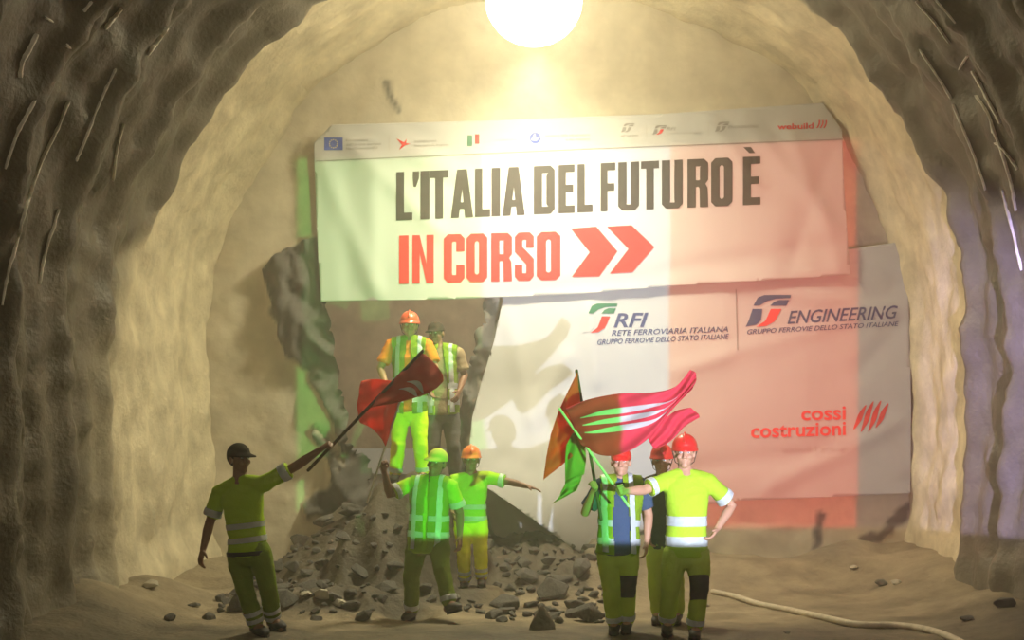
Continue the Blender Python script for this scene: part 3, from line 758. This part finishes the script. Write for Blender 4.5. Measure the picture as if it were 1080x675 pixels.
    for s_ in (-1, 1):
        ball(bm, hd-hu*.034*K+hf*.092*K+hs*.013*K*s_, hs*.010*K, hf*.012*K, hu*.009*K)
        ball(bm, hd-hu*.028*K+hf*.07*K+hs*.038*K*s_, hs*.024*K, hf*.02*K, hu*.022*K)
        ball(bm, hd+hs*.078*K*s_-hu*.012*K-hf*.008*K, hs*.012*K, hf*.02*K, hu*.032*K)
    tube(bm, [hd+hu*.03*K+hf*.078*K-hs*.045*K, hd+hu*.036*K+hf*.088*K, hd+hu*.03*K+hf*.078*K+hs*.045*K], [.010*K, .012*K, .010*K], 10)
    tube(bm, [hd-hu*.064*K+hf*.077*K-hs*.022*K, hd-hu*.061*K+hf*.086*K, hd-hu*.064*K+hf*.077*K+hs*.022*K], [.006*K, .0085*K, .006*K], 8)
    tube(bm, [hd-hu*.075*K+hf*.075*K-hs*.018*K, hd-hu*.074*K+hf*.084*K, hd-hu*.075*K+hf*.075*K+hs*.018*K], [.006*K, .0085*K, .006*K], 8)
    body = link_mesh('body', fuse(bm, .0062, 2), M[skin], root, base=base)
    for s_ in (-1, 1):
        bm = bmesh.new(); ball(bm, hd+hu*.008*K+hf*.080*K+hs*.031*K*s_, hs*.013*K, hf*.011*K, hu*.009*K, 8); eo = bm_obj('eye', bm, M['eye'], root, base=base)
        bm = bmesh.new(); ball(bm, hd+hu*.008*K+hf*.0885*K+hs*.031*K*s_, hs*.0055*K, hf*.004*K, hu*.0055*K, 8); bm_obj('iris', bm, M['iris'], eo, base=base)
    # ---- hair below the hat
    bm = bmesh.new(); ball(bm, hd+hu*.028*K-hf*.022*K, hs*.083*K, hf*.094*K, hu*.10*K)
    bmesh.ops.bisect_plane(bm, geom=bm.verts[:]+bm.edges[:]+bm.faces[:], plane_co=hd-hu*.035*K-hf*.0*K, plane_no=(hu-hf*.7), clear_inner=True)
    bmesh.ops.bisect_plane(bm, geom=bm.verts[:]+bm.edges[:]+bm.faces[:], plane_co=hd+hf*.035*K, plane_no=(-hf+hu*.6), clear_inner=True)
    bm_obj('hair', bm, M['hair'], root, base=base)
    # ---- helmet or cap
    kind, hm = hat
    bm = bmesh.new(); rings = []; n = 28
    cz = hd+hu*.045*K-hf*.004*K; A, B, Cc = (.104, .128, .115) if kind == 'helmet' else (.088, .108, .090)
    for j in range(9):
        t = math.pi/2*j/8.3; r = math.cos(t); z = math.sin(t)
        rg = []
        for i in range(n):
            a = 2*math.pi*i/n; q = 1.0
            if kind == 'helmet' and j > 0: q += .035*max(0, math.cos(a*2))**6*(abs(math.sin(a)) < .7)
            rg.append(bm.verts.new(cz+hs*A*K*r*math.sin(a)*q+hf*B*K*r*math.cos(a)*q+hu*Cc*K*z))
        rings.append(rg)
    br = []; 
    for lvl, ext, dz in ((0, 1.0, -.012), (1, 1.0, -.022)):
        rg = []
        for i in range(n):
            a = 2*math.pi*i/n; fr = max(0, math.cos(a))
            if kind == 'helmet': e = .014+.042*fr**3
            else: e = .0+.085*sm((fr-.45)/.5)
            rg.append(bm.verts.new(cz+hs*(A*K+e*.5*K*abs(math.sin(a)))*math.sin(a)+hf*(B*K+e*K*(1 if fr else .6))*math.cos(a)+hu*(dz*K-.012*K*fr*(1 if kind == 'cap' else .6))))
        br.append(rg)
    lower = []
    for i in range(n):
        a = 2*math.pi*i/n; lower.append(bm.verts.new(cz+hs*(A-.008)*K*math.sin(a)+hf*(B-.008)*K*math.cos(a)-hu*.026*K))
    al = [lower, br[1], br[0]]+rings
    for r0, r1 in zip(al, al[1:]):
        for i in range(n): bm.faces.new((r0[i], r0[(i+1) % n], r1[(i+1) % n], r1[i]))
    bm.faces.new(al[-1])
    ho = bm_obj('helmet' if kind == 'helmet' else 'cap', bm, M[hm], root, base=base)
    if kind == 'helmet':
        bm = bmesh.new(); tube(bm, [cz+hf*(B*K*math.cos(t)*1.02)+hu*(Cc*K*math.sin(t)*1.03) for t in [math.pi*(.12+.76*i/10) for i in range(11)]], .010*K, 8); bm_obj('crest', bm, M[hm], ho, base=base)
        bm = bmesh.new(); tube(bm, [cz+hs*.098*K-hu*.03*K, hd+hs*.075*K-hu*.07*K+hf*.01*K, hd-hu*.122*K+hf*.045*K, hd-hs*.075*K-hu*.07*K+hf*.01*K, cz-hs*.098*K-hu*.03*K], .004*K, 6); bm_obj('chin_strap', bm, M['belt'], ho, base=base)
    # ---- trousers
    bm = bmesh.new()
    loft(bm, [sec(-.20, .10, .10), sec(-.12, .172, .122), sec(.0, .182, .128), sec(.14, .168, .120), sec(.2, .160, .115)], 24, 2.3)
    for q in 'ab':
        h_, k_, a_ = P['h'+q], P['k'+q], P['a'+q]
        tube(bm, [ls(h_, hc, .1), ls(h_, k_, .35), ls(h_, k_, .85), k_, ls(k_, a_, .4), ls(k_, a_, .75), ls(k_, a_, .93)], [.112*k, .104*k, .082*k, .080*k, .076*k, .074*k, .073*k], 16)
    tme = fuse(bm, .013, 3, .0065*k, 8, seed); tro = link_mesh('trousers', tme, M[trousers], root)
    def child(name, bm, m, par):
        if bm is not None: return bm_obj(name, bm, m, par, base=base)
    def near_leg(q):
        o_ = 'b' if q == 'a' else 'a'
        return lambda c: seg_d(c, P['h'+q], P['k'+q])-seg_d(c, P['h'+o_], P['k'+o_]) < .01 if False else min(seg_d(c, P['k'+q], P['a'+q]), seg_d(c, P['h'+q], P['k'+q])) < min(seg_d(c, P['k'+o_], P['a'+o_]), seg_d(c, P['h'+o_], P['k'+o_]))
    for q in 'ab':
        k_, a_ = P['k'+q], P['a'+q]; dr = (a_-k_).normalized()
        if leg_bands:
            for t0, t1 in ((.62, .74), (.82, .94)) if leg_bands == 2 else ((.78, .93),):
                child('reflective_band', cutout(tme, [(ls(k_, a_, t0), dr), (ls(k_, a_, t1), -dr)], near_leg(q), .006), M['reflect'], tro)
        if q in knee:
            kd = (P['k'+q]-P['h'+q]).normalized()
            child('knee_patch', cutout(tme, [(k_-kd*.09*k, kd), (k_+kd*.11*k, -kd), (k_+fw*.02*k, fw)], near_leg(q), .006), M['grey_cloth'], tro)
    # ---- shirt
    bm = bmesh.new()
    L0 = -.06-shirt_len
    loft(bm, [sec(L0, .172+.05*shirt_len, .126), sec(L0+.04, .182+.05*shirt_len, .136), sec(.15, .175+hem, .13), sec(.4, .166+hem, .126), sec(.62, .175, .13), sec(.8, .19, .126), sec(.93, .19, .105), sec(1.03, .13, .082), sec(1.07, .082, .07)], 26, 2.3)
    for q in 'ab':
        s_, e_ = P['s'+q], P['e'+q]
        tube(bm, [nk-up*.035*k, ls(nk-up*.03*k, s_, .5)-up*.006*k, s_+up*.0*k], [.062*k, .068*k, .070*k], 14)
        tube(bm, [ls(s_, sc, .25), s_, ls(s_, e_, .4), ls(s_, e_, sleeve)], [.074*k, .074*k, .072*k, .077*k], 16, cap=False)
        if sleeve > 1: tube(bm, [ls(s_, e_, .9), e_, ls(e_, P['w'+q], sleeve-1)], [.07*k, .066*k, .058*k], 14)
    sme = fuse(bm, .012, 3, .0075*k, 7, seed+.5); sh = link_mesh('shirt' if sleeve > 1 else 't_shirt', sme, M[shirt], root)
    def tors(c): return seg_d(c, hc, sc)-.1*k < min(seg_d(c, P['sa']+(P['ea']-P['sa'])*.25, P['ea']), seg_d(c, P['sb']+(P['eb']-P['sb'])*.25, P['eb']))
    def arm(q):
        o_ = 'b' if q == 'a' else 'a'
        return lambda c: seg_d(c, P['s'+q], P['e'+q]) < .105*k and seg_d(c, hc, sc) > .13*k and seg_d(c, P['s'+q], P['e'+q]) < seg_d(c, P['s'+o_], P['e'+o_])
    if bands:
        for t in ((.13, .25), (.42, .54)) if bands is True else bands:
            child('reflective_band', cutout(sme, [(hc+spine*t[0], sd), (hc+spine*t[1], -sd)], tors, .006), M['reflect'], sh)
    if sleeve_band:
        for q in 'ab':
            s_, e_ = P['s'+q], P['e'+q]; dr = (e_-s_).normalized()
            child('reflective_band', cutout(sme, [(ls(s_, e_, sleeve-.24), dr), (ls(s_, e_, sleeve-.03), -dr)], arm(q), .006), M['reflect'], sh)
    if belt:
        bm = bmesh.new(); loft(bm, [sec(-.035, .196, .148), sec(-.03, .203, .154), sec(.025, .203, .154), sec(.03, .196, .148)], 28, 2.3)
        bm_obj('belt', bm, M['belt'], tro, base=base)
    # ---- open vest over the shirt
    if vest:
        vm, gap, t0 = vest
        def vk(c):
            r = c-(hc+spine*.5); x = r.dot(side); y_ = r.dot(fs_)
            lim = gap*k*(1-.5*max(0, (c-hc).dot(sd)/spl-.6)/.4)
            return seg_d(c, hc, sc)-.13*k < min(seg_d(c, P['sa'], P['ea']), seg_d(c, P['sb'], P['eb'])) and not (y_ > 0 and abs(x) < lim)
        vo = child('vest', cutout(sme, [(hc+spine*t0, sd)], vk, .016), M[vm], root)
        if vo:
            vme = vo.data.copy(); vme.transform(Matrix.Translation(base))
            for xo in (-.135, .095):
                child('reflective_band', cutout(sme, [(hc+side*xo*k, side), (hc+side*(xo+.045)*k, -side), (hc+spine*(t0+.03), sd)], vk, .022), M['reflect'], vo)
            for t in ((.1, .2), (.38, .48)):
                if t[0] > t0: child('reflective_band', cutout(sme, [(hc+spine*t[0], sd), (hc+spine*t[1], -sd)], vk, .021), M['reflect'], vo)
    tme.transform(Matrix.Translation(-base)); sme.transform(Matrix.Translation(-base))
    # ---- boots
    if boots:
        for q in 'ab':
            k_, a_ = P['k'+q], P['a'+q]; dr = (k_-a_).normalized()
            fd = V(feet[q]).normalized() if feet and q in feet else fw
            u2 = (dr*.5+up*.5).normalized() if not (feet and q in feet) else dr
            u2 = (u2-fd*u2.dot(fd)*.5).normalized()
            s2 = fd.cross(u2).normalized(); bm = bmesh.new()
            tube(bm, [a_+dr*.10*k, a_+dr*.03*k, a_-u2*.03*k], [.062*k, .058*k, .058*k], 14)
            loft(bm, [(a_-fd*.075*k-u2*.045*k, s2*.036*k, u2*.036*k), (a_-fd*.04*k-u2*.04*k, s2*.046*k, u2*.045*k), (a_+fd*.05*k-u2*.04*k, s2*.048*k, u2*.046*k), (a_+fd*.13*k-u2*.05*k, s2*.052*k, u2*.036*k), (a_+fd*.185*k-u2*.058*k, s2*.042*k, u2*.027*k), (a_+fd*.205*k-u2*.062*k, s2*.022*k, u2*.018*k)], 16, 2.4)
            bo = link_mesh('boot', fuse(bm, .010, 2), M['boot'], root, base=base)
            bm = bmesh.new(); out = []
            for i in range(20):
                t = 2*math.pi*i/20; x = math.cos(t); y_ = math.sin(t)
                out.append((a_+fd*(.065+.148*x)*k+s2*(.052 if x > 0 else .044)*y_*k))
            vt = [bm.verts.new(p-u2*.078*k) for p in out]; vb = [bm.verts.new(p-u2*.102*k) for p in out]
            for i in range(20): bm.faces.new((vt[i], vt[(i+1) % 20], vb[(i+1) % 20], vb[i]))
            bm.faces.new(vt); bm.faces.new(vb[::-1]); bm_obj('sole', bm, M['sole'], bo, base=base)
    return root, P

def pole(name, a, b, r, m, par, base):
    bm = bmesh.new(); tube(bm, [a, (a+b)/2, b], r, 10); return bm_obj(name, bm, m, par, base=base)
def cloth(ctrl, nu=10, nv=10, rip=.02, seed=0):
    """rows of control points -> smooth surface function and grid"""
    rows = [[at(*c) for c in r] for r in ctrl]
    dense = [bez(r, nu) for r in rows]
    cols = [bez([d[i] for d in dense], nv) for i in range(len(dense[0]))]
    g = [[cols[i][j].copy() for j in range(len(cols[0]))] for i in range(len(cols))]
    for i, c in enumerate(g):
        for j, p in enumerate(c):
            p.y += rip*math.sin(i*.55+j*.22+seed)+rip*.6*math.sin(i*.21-j*.5+seed*2)
    return g
def cloth_mesh(g):
    bm = bmesh.new(); vv = [[bm.verts.new(p) for p in c] for c in g]
    for i in range(len(g)-1):
        for j in range(len(g[0])-1): bm.faces.new((vv[i][j], vv[i][j+1], vv[i+1][j+1], vv[i+1][j]))
    return bm
def on_cloth(g, u, v, e):
    x = max(0, min(.9999, u))*(len(g)-1); y = max(0, min(.9999, v))*(len(g[0])-1); i, j = int(x), int(y); a, b = x-i, y-j
    p = g[i][j].lerp(g[i+1][j], a).lerp(g[i][j+1].lerp(g[i+1][j+1], a), b)
    return p+V((0, -e, 0))
def flag(label, pa, pb, pm, ctrl, m, emblem=None, extra=(), r=.014, rip=.02, seed=0, group=None):
    base = pa.copy(); root = tag(empty('flag', base), label, 'flag', group)
    pole('pole', pa, pb, r, M[pm], root, base)
    g = cloth(ctrl, rip=rip, seed=seed); o = bm_obj('cloth', cloth_mesh(g), M[m], root, base=base)
    md = o.modifiers.new('thickness', 'SOLIDIFY'); md.thickness = .003; md.offset = 0
    if emblem:
        for e in (.014, -.014):
            bm = flat(emblem, .03, lambda u, v: on_cloth(g, u, v, e)); bm_obj('emblem', bm, M['flag_white'], o, base=base)
    for nm, ct, mm in extra:
        g2 = cloth(ct, rip=rip, seed=seed+2); o2 = bm_obj(nm, cloth_mesh(g2), M[mm], root, base=base)
        md = o2.modifiers.new('thickness', 'SOLIDIFY'); md.thickness = .003; md.offset = 0
    return root
def swoosh(u0, u1, v0, dv, n, wd, amp=.06):
    out = []
    for k in range(n):
        t = [i/12 for i in range(13)]
        c = [(u0+(u1-u0)*x, v0+k*dv+amp*math.sin(x*math.pi*1.4)) for x in t]
        ww = [wd*max(.15, math.sin(math.pi*min(1, x*1.0+.04))) for x in t]
        out.append([(a, b-w_) for (a, b), w_ in zip(c, ww)]+[(a, b+w_) for (a, b), w_ in reversed(list(zip(c, ww)))])
    return out

# 1: left man
p1a, p1b = at(325, 496, 10.42), at(446, 370, 10.95)
gp = p1a.lerp(p1b, .19)
person('leftmost worker, dark cap and yellow shirt, one arm stretched out holding up a flag',
       dict(head=(252, 484), neck=(253, 503), sa=(232, 519, .05), sb=(277, 511, -.05), ea=(221, 552, .06), eb=(313, 491, -.05), wa=(214, 580, -.02), wb=(338, 474, -.1), ha=(251, 583, .04), hb=(274, 582, -.04), ka=(258, 620, -.02), kb=(282, 617, .0), aa=(270, 658, .05), ab=(288, 652, .25)),
       10.55, .97, (.62, -.78, .80, -.6), hat=('cap', 'cap_dark'), skin='skin_tan', grip=(None, (gp, p1b-p1a)), knee=(), trousers='olive_trouser', belt=True, bands=((.16, .25), (.38, .47)), leg_bands=2, seed=1)
flag('dark red flag with pale script on a slanting pole held by the leftmost worker', p1a, p1b, 'pole_dark',
     [[(387, 430.5, 10.69), (405, 412, 10.77), (425, 391, 10.86), (444, 371, 10.95)], [(400, 428, 10.62), (420, 416, 10.7), (440, 398, 10.82), (455, 380, 10.95)], [(418, 425, 10.7), (436, 419, 10.75), (452, 408, 10.85), (466, 393, 10.95)], [(430, 421, 10.72), (445, 417, 10.78), (458, 411, 10.9), (468, 402, 11.0)]], 'flag_red', [[(b, a) for a, b in q] for q in swoosh(.25, .75, .42, .13, 2, .04, .05)], seed=1)
# 4: worker walking in the middle
p4a, p4b = at(387, 530, 11.75), at(428, 404, 11.85)
P4H = p4a.lerp(p4b, .37)
person('worker in pale cap and long green-lit yellow vest striding forward, one arm raised',
       dict(head=(461, 488), neck=(457, 504), sa=(432, 511, .04), sb=(476, 513, -.02), ea=(411, 522, -.05), eb=(485, 541, .05), wa=(405, 497, -.12), wb=(485, 566, -.05), ha=(440, 572, .03), hb=(463, 572, -.03), ka=(434, 607, .04), kb=(466, 600, -.2), aa=(434, 643, .22), ab=(474, 636, -.28)),
       12.0, 1.0, (-.25, -.97, -.4, -.9), hat=('cap', 'cap_yellow'), skin='skin_tan', grip=((P4H, p4b-p4a), None), shirt_len=.12, trousers='olive_trouser', bands=False, vest=('yellow', .02, -.14), leg_bands=True, seed=2, feet={'b': (.45, -.8, .25)}, hem=.015)
flag('bright red flag hanging from a pale pole raised by the striding worker', p4a, p4b, 'pole_pale',
     [[(407, 471, 11.8), (416, 441, 11.82), (421, 423, 11.84), (427, 405, 11.85)], [(402, 462, 11.7), (405, 440, 11.72), (406, 420, 11.74), (409, 401, 11.76)], [(392, 452, 11.85), (392, 436, 11.85), (391, 418, 11.85), (392, 400, 11.85)], [(380, 446, 11.8), (377, 432, 11.78), (378, 416, 11.76), (381, 402, 11.75)]], 'flag_bright', None, r=.011, seed=3)
# 5: worker beside him
person('worker in orange helmet and yellow shirt holding one arm straight out sideways',
       dict(head=(497, 485), neck=(497, 499), sa=(479, 506), sb=(515, 504), ea=(470, 522, -.1), eb=(537, 508, -.05), wa=(477, 540, -.2), wb=(556, 513, -.1), ha=(488, 549), hb=(505, 549), ka=(489, 581, -.1), kb=(507, 580, -.05), aa=(490, 612, .05), ab=(508, 609, .02)),
       13.15, .93, (.05, -1), hat=('helmet', 'helmet_orange'), skin='skin_tan', trousers='warm_yellow', bands=((.0, .12), (.28, .40)), leg_bands=2, hands=('relaxed', 'open'), palm=(None, (0, 0, -1)), seed=3)
# 2 and 3: coming through the breach
person('worker in orange-red helmet and bright striped vest standing in the breach above the rubble',
       dict(head=(432, 344), neck=(432, 356), sa=(413, 364), sb=(451, 364), ea=(401, 388, -.05), eb=(459, 388, -.08), wa=(408, 408, -.2), wb=(449, 408, -.18), ha=(423, 431), hb=(441, 431), ka=(420, 467, -.05), kb=(443, 467, -.05), aa=(417, 499, .05), ab=(446, 498, .05)),
       13.75, 1.0, (.05, -1), hat=('helmet', 'helmet_scarlet'), skin='skin', shirt='orange_cloth', trousers='warm_yellow', bands=False, sleeve_band=False, vest=('yellow', .045, -.08), leg_bands=True, seed=4)
person('dark-capped worker in a striped vest at the right side of the breach',
       dict(head=(460, 352), neck=(462, 364), sa=(447, 373), sb=(483, 372), ea=(443, 396, -.1), eb=(490, 396, .0), wa=(453, 412, -.2), wb=(484, 413, -.15), ha=(458, 434), hb=(475, 434), ka=(457, 469, -.05), kb=(478, 469, -.05), aa=(457, 500, .05), ab=(480, 500, .05)),
       14.15, 1.0, (-.35, -.94), hat=('cap', 'cap_dark'), skin='skin_tan', shirt='tan_cloth', trousers='grey_cloth', bands=False, sleeve_band=False, vest=('yellow', .07, -.05), leg_bands=False, seed=5)
# 6: man with open jacket
p6a, p6b = at(634, 548, 10.55), at(608, 391, 10.75)
p8a, p8b = at(663, 534, 10.22), at(590, 431, 10.42)
person('red-capped worker in navy T-shirt and open vest gripping a folded flag',
       dict(head=(655, 487), neck=(655, 503), sa=(634, 512, .0), sb=(676, 511, .03), ea=(617, 541, .05), eb=(684, 543, .06), wa=(626, 518, -.18), wb=(682, 572, -.02), ha=(641, 581), hb=(662, 581), ka=(644, 618, -.05), kb=(662, 617, -.02), aa=(648, 657, .05), ab=(661, 655, .08)),
       10.8, .97, (-.1, -1), hat=('cap', 'helmet_red'), shirt='navy', bands=False, sleeve_band=False, vest=('yellow', .07, -.04), grip=((p6a.lerp(p6b, .2), p6b-p6a), None), knee=('b',), leg_bands=True, seed=6)
flag('folded red and green flag drooping on the pole held by the red-capped worker', p6a, p6b, 'pole_dark',
     [[(609, 393, 10.72), (612, 425, 10.7), (614, 450, 10.68), (617, 470, 10.65)], [(598, 415, 10.6), (600, 440, 10.62), (601, 462, 10.6), (603, 482, 10.6)], [(588, 437, 10.68), (588, 460, 10.7), (588, 478, 10.72), (588, 494, 10.7)], [(581, 458, 10.62), (577, 478, 10.6), (575, 492, 10.6), (573, 506, 10.6)]], 'flag_bright', None,
     extra=[('green_half', [[(617, 470, 10.66), (618, 485, 10.6), (616, 500, 10.6)], [(607, 455, 10.55), (606, 482, 10.56), (606, 505, 10.6)], [(597, 470, 10.58), (596, 490, 10.6), (596, 510, 10.62)]], 'flag_green'),
            ('trailing_corner', [[(615, 498, 10.6), (612, 508, 10.6), (608, 517, 10.58)], [(600, 505, 10.62), (600, 515, 10.6), (598, 523, 10.6)], [(592, 518, 10.6), (589, 525, 10.6), (583, 531, 10.6)]], 'flag_green')], seed=5)
# 7: man behind
person('red-helmeted worker in dark clothes mostly hidden behind the man with hand on hip',
       dict(head=(698, 486), neck=(698, 501), sa=(684, 510), sb=(720, 510), ea=(681, 538), eb=(724, 538), wa=(684, 562, -.1), wb=(722, 560, -.05), ha=(693, 575), hb=(711, 575), ka=(692, 612, -.05), kb=(713, 612), aa=(694, 646, .05), ab=(714, 646, .05)),
       11.45, .97, (-.2, -1), hat=('helmet', 'helmet_red'), shirt='dark_cloth', trousers='yellow_trouser', bands=False, sleeve_band=False, leg_bands=False, seed=7)
# 8: front man
person('worker in red helmet and yellow shirt with white bands, one hand on hip',
       dict(head=(722, 478), neck=(722, 495), sa=(703, 507, -.02), sb=(746, 507, .0), ea=(679, 517, -.12), eb=(772, 533, .1), wa=(660, 518, -.27), wb=(756, 558, -.03), ha=(712, 583), hb=(736, 583), ka=(707, 620, -.02), kb=(738, 619, -.08), aa=(704, 656, .1), ab=(733, 661, -.02)),
       10.5, 1.0, (-.1, -1), hat=('helmet', 'helmet_red'), grip=((p8a.lerp(p8b, .16), p8b-p8a), None), knee=('b',), bands=((.10, .24), (.38, .52)), leg_bands=True, seed=8, palm=(None, (-1, 0, 0)))
flag('crimson flag with white stripes streaming right above the red helmets', p8a, p8b, 'pole_pale',
     [[(596, 431, 10.40), (601, 441, 10.38), (607, 455, 10.36), (613, 469, 10.34)], [(622, 421, 10.34), (626, 438, 10.3), (630, 458, 10.32), (634, 480, 10.3)], [(655, 415, 10.42), (656, 435, 10.44), (657, 455, 10.42), (657, 478, 10.4)], [(688, 414, 10.36), (690, 426, 10.36), (688, 445, 10.36), (684, 462, 10.36)], [(712, 408, 10.42), (714, 417, 10.4), (713, 424, 10.4), (710, 431, 10.4)], [(728, 390, 10.38), (734, 394, 10.38), (734, 402, 10.38), (730, 410, 10.38)]], 'flag_pink', [[(b, a) for a, b in q] for q in swoosh(.10, .80, .36, .15, 3, .05, -.06)],
     extra=[('trailing_tail', [[(684, 462, 10.38), (686, 468, 10.4), (690, 474, 10.4)], [(697, 446, 10.36), (703, 456, 10.36), (706, 466, 10.36)], [(712, 434, 10.4), (718, 442, 10.38), (722, 450, 10.38)], [(728, 430, 10.4), (736, 436, 10.38), (738, 440, 10.38)]], 'flag_pink')], seed=2, r=.011)

# ------------------------------------------------------------------ rubble, stones, hose
def rock_bm(rx, ry, rz, n=16):
    bm = bmesh.new()
    for _ in range(n):
        v = V((random.gauss(0, 1), random.gauss(0, 1), random.gauss(0, 1))).normalized()
        bm.verts.new((v.x*rx*random.uniform(.75, 1.1), v.y*ry*random.uniform(.75, 1.1), v.z*rz*random.uniform(.7, 1.1)))
    r = bmesh.ops.convex_hull(bm, input=bm.verts)
    bmesh.ops.delete(bm, geom=[g for g in r['geom_interior'] if isinstance(g, bmesh.types.BMVert)], context='VERTS')
    bmesh.ops.bevel(bm, geom=bm.edges[:], offset=min(rx, ry, rz)*.08, segments=1, affect='EDGES')
    return bm
rocks = []
for k in range(10):
    bm = rock_bm(1, random.uniform(.6, 1), random.uniform(.45, .8)); bmesh.ops.recalc_face_normals(bm, faces=bm.faces)
    me = bpy.data.meshes.new('rubble_rock'); bm.to_mesh(me); bm.free(); me.materials.append(M['rock']); rocks.append(me)
FEET = [(at(px, 0, d).x, d+q) for px, d in ((417, 13.75), (446, 13.75), (457, 14.15), (480, 14.15), (490, 13.15), (508, 13.15), (434, 12.2), (474, 11.72)) for q in (-.1, .1)]
placed = 0; tries = 0; pts = []
while placed < 260 and tries < 9000:
    tries += 1
    y = random.uniform(11.7, 14.7); x = random.uniform(-3.5, .5)
    if mound(x, y) < .05 and random.random() < .9: continue
    if any(math.hypot(x-a, y-b) < .34 for a, b in FEET): continue
    s = random.choice((.05, .07, .09, .12, .16, .21))*random.uniform(.8, 1.2)
    if any(math.hypot(x-a, y-b) < (s+c)*.85 for a, b, c in pts): continue
    pts.append((x, y, s))
    o = bpy.data.objects.new('rubble_rock', random.choice(rocks)); C.objects.link(o)
    o.location = (x, y, floor_z(x, y)+s*.22); o.scale = (s, s, s)
    o.rotation_euler = (random.uniform(-.5, .5), random.uniform(-.5, .5), random.uniform(0, 6.28))
    tag(o, 'broken grey rock in the debris heap spilling from the breach', 'rock', 'rocks of the debris heap'); placed += 1
for (px, py, s, lb) in ((342, 608, .13, 'pale flat stone at the left foot of the debris heap'), (358, 616, .09, 'smaller pale stone beside the flat one at the heap foot'), (322, 603, .07, 'pale stone at the far left end of the debris heap')):
    y = 12.2; p = at(px, py, y); o = bm_obj('pale_stone', rock_bm(s, s*.7, s*.5), M['rock_pale'], smooth=False); o.location = (p.x, y, floor_z(p.x, y)+s*.35); tag(o, lb, 'stone')
# the pointed stone on the open floor
bm = bmesh.new()
for x, y, z in ((-.12, -.05, 0), (.12, -.06, 0), (.10, .08, 0), (-.10, .08, 0), (-.11, -.04, .05), (.115, -.03, .06), (.06, .05, .12), (-.05, .03, .17), (-.015, 0, .225), (.015, .01, .215), (.05, -.04, .13), (-.07, -.05, .12)): bm.verts.new((x, y, z))
bmesh.ops.convex_hull(bm, input=bm.verts); bmesh.ops.bevel(bm, geom=bm.edges[:], offset=.008, segments=1, affect='EDGES')
o = bm_obj('pointed_stone', bm, mat('stone_brown', (.17, .14, .10), .85, .3, .5, 25, .3, 9), smooth=False); p = at(572, 663, 11.0); o.location = (p.x, 11.0, floor_z(p.x, 11.0)-.01)
tag(o, 'lone pointed brown stone on the open floor between the two groups of workers', 'stone')
def on_floor(px, py):
    for i in range(900):
        d = 9+i*.01; p = at(px, py, d)
        if p.z <= floor_z(p.x, p.y): return p
    return at(px, py, F*H/(py-CY))
hp = [on_floor(a, b)+V((0, 0, .03)) for a, b in ((752, 627), (775, 632), (800, 640), (835, 647), (870, 655), (905, 662), (945, 663), (975, 667), (1000, 675), (1030, 690))]
bm = bmesh.new(); tube(bm, bez(hp, 5), .032, 10); tag(bm_obj('hose', bm, M['hose']), 'pale hose lying across the dirt floor at the right', 'hose')
for k, (px, py, s) in enumerate(((745, 640, .05), (830, 668, .035), (930, 618, .10), (945, 616, .07), (1020, 655, .08), (1060, 640, .12), (900, 600, .06), (205, 640, .07), (180, 655, .09), (160, 620, .10))):
    p = on_floor(px, py); o = bm_obj('loose_stone', rock_bm(s, s*.8, s*.55), M['rock_pale'] if k % 3 == 0 else M['rock'], smooth=False); o.location = (p.x, p.y, floor_z(p.x, p.y)+s*.3)
    tag(o, ('loose stone on the dirt at the foot of the %s tunnel wall' % ('left' if px < 400 else 'right')), 'stone', 'loose stones by the %s wall' % ('left' if px < 400 else 'right'))

# ------------------------------------------------------------------ dust in the air
bm = bmesh.new(); bmesh.ops.create_cube(bm, size=1)
for v in bm.verts: v.co = V((v.co.x*8.2, 11.6+v.co.y*7.6, 3.6+v.co.z*7.2))
m = bpy.data.materials.new('dust'); m.use_nodes = True; nt = m.node_tree; nt.nodes.remove(nt.nodes['Principled BSDF'])
vsn = nt.nodes.new('ShaderNodeVolumeScatter'); vsn.inputs['Color'].default_value = (1, .95, .85, 1); vsn.inputs['Density'].default_value = HAZE; vsn.inputs['Anisotropy'].default_value = .6
nt.links.new(vsn.outputs[0], nt.nodes['Material Output'].inputs['Volume'])
tag(bm_obj('dust_haze', bm, m, smooth=False), 'thin dusty haze hanging in the air before the tunnel face', 'haze', kind='stuff')
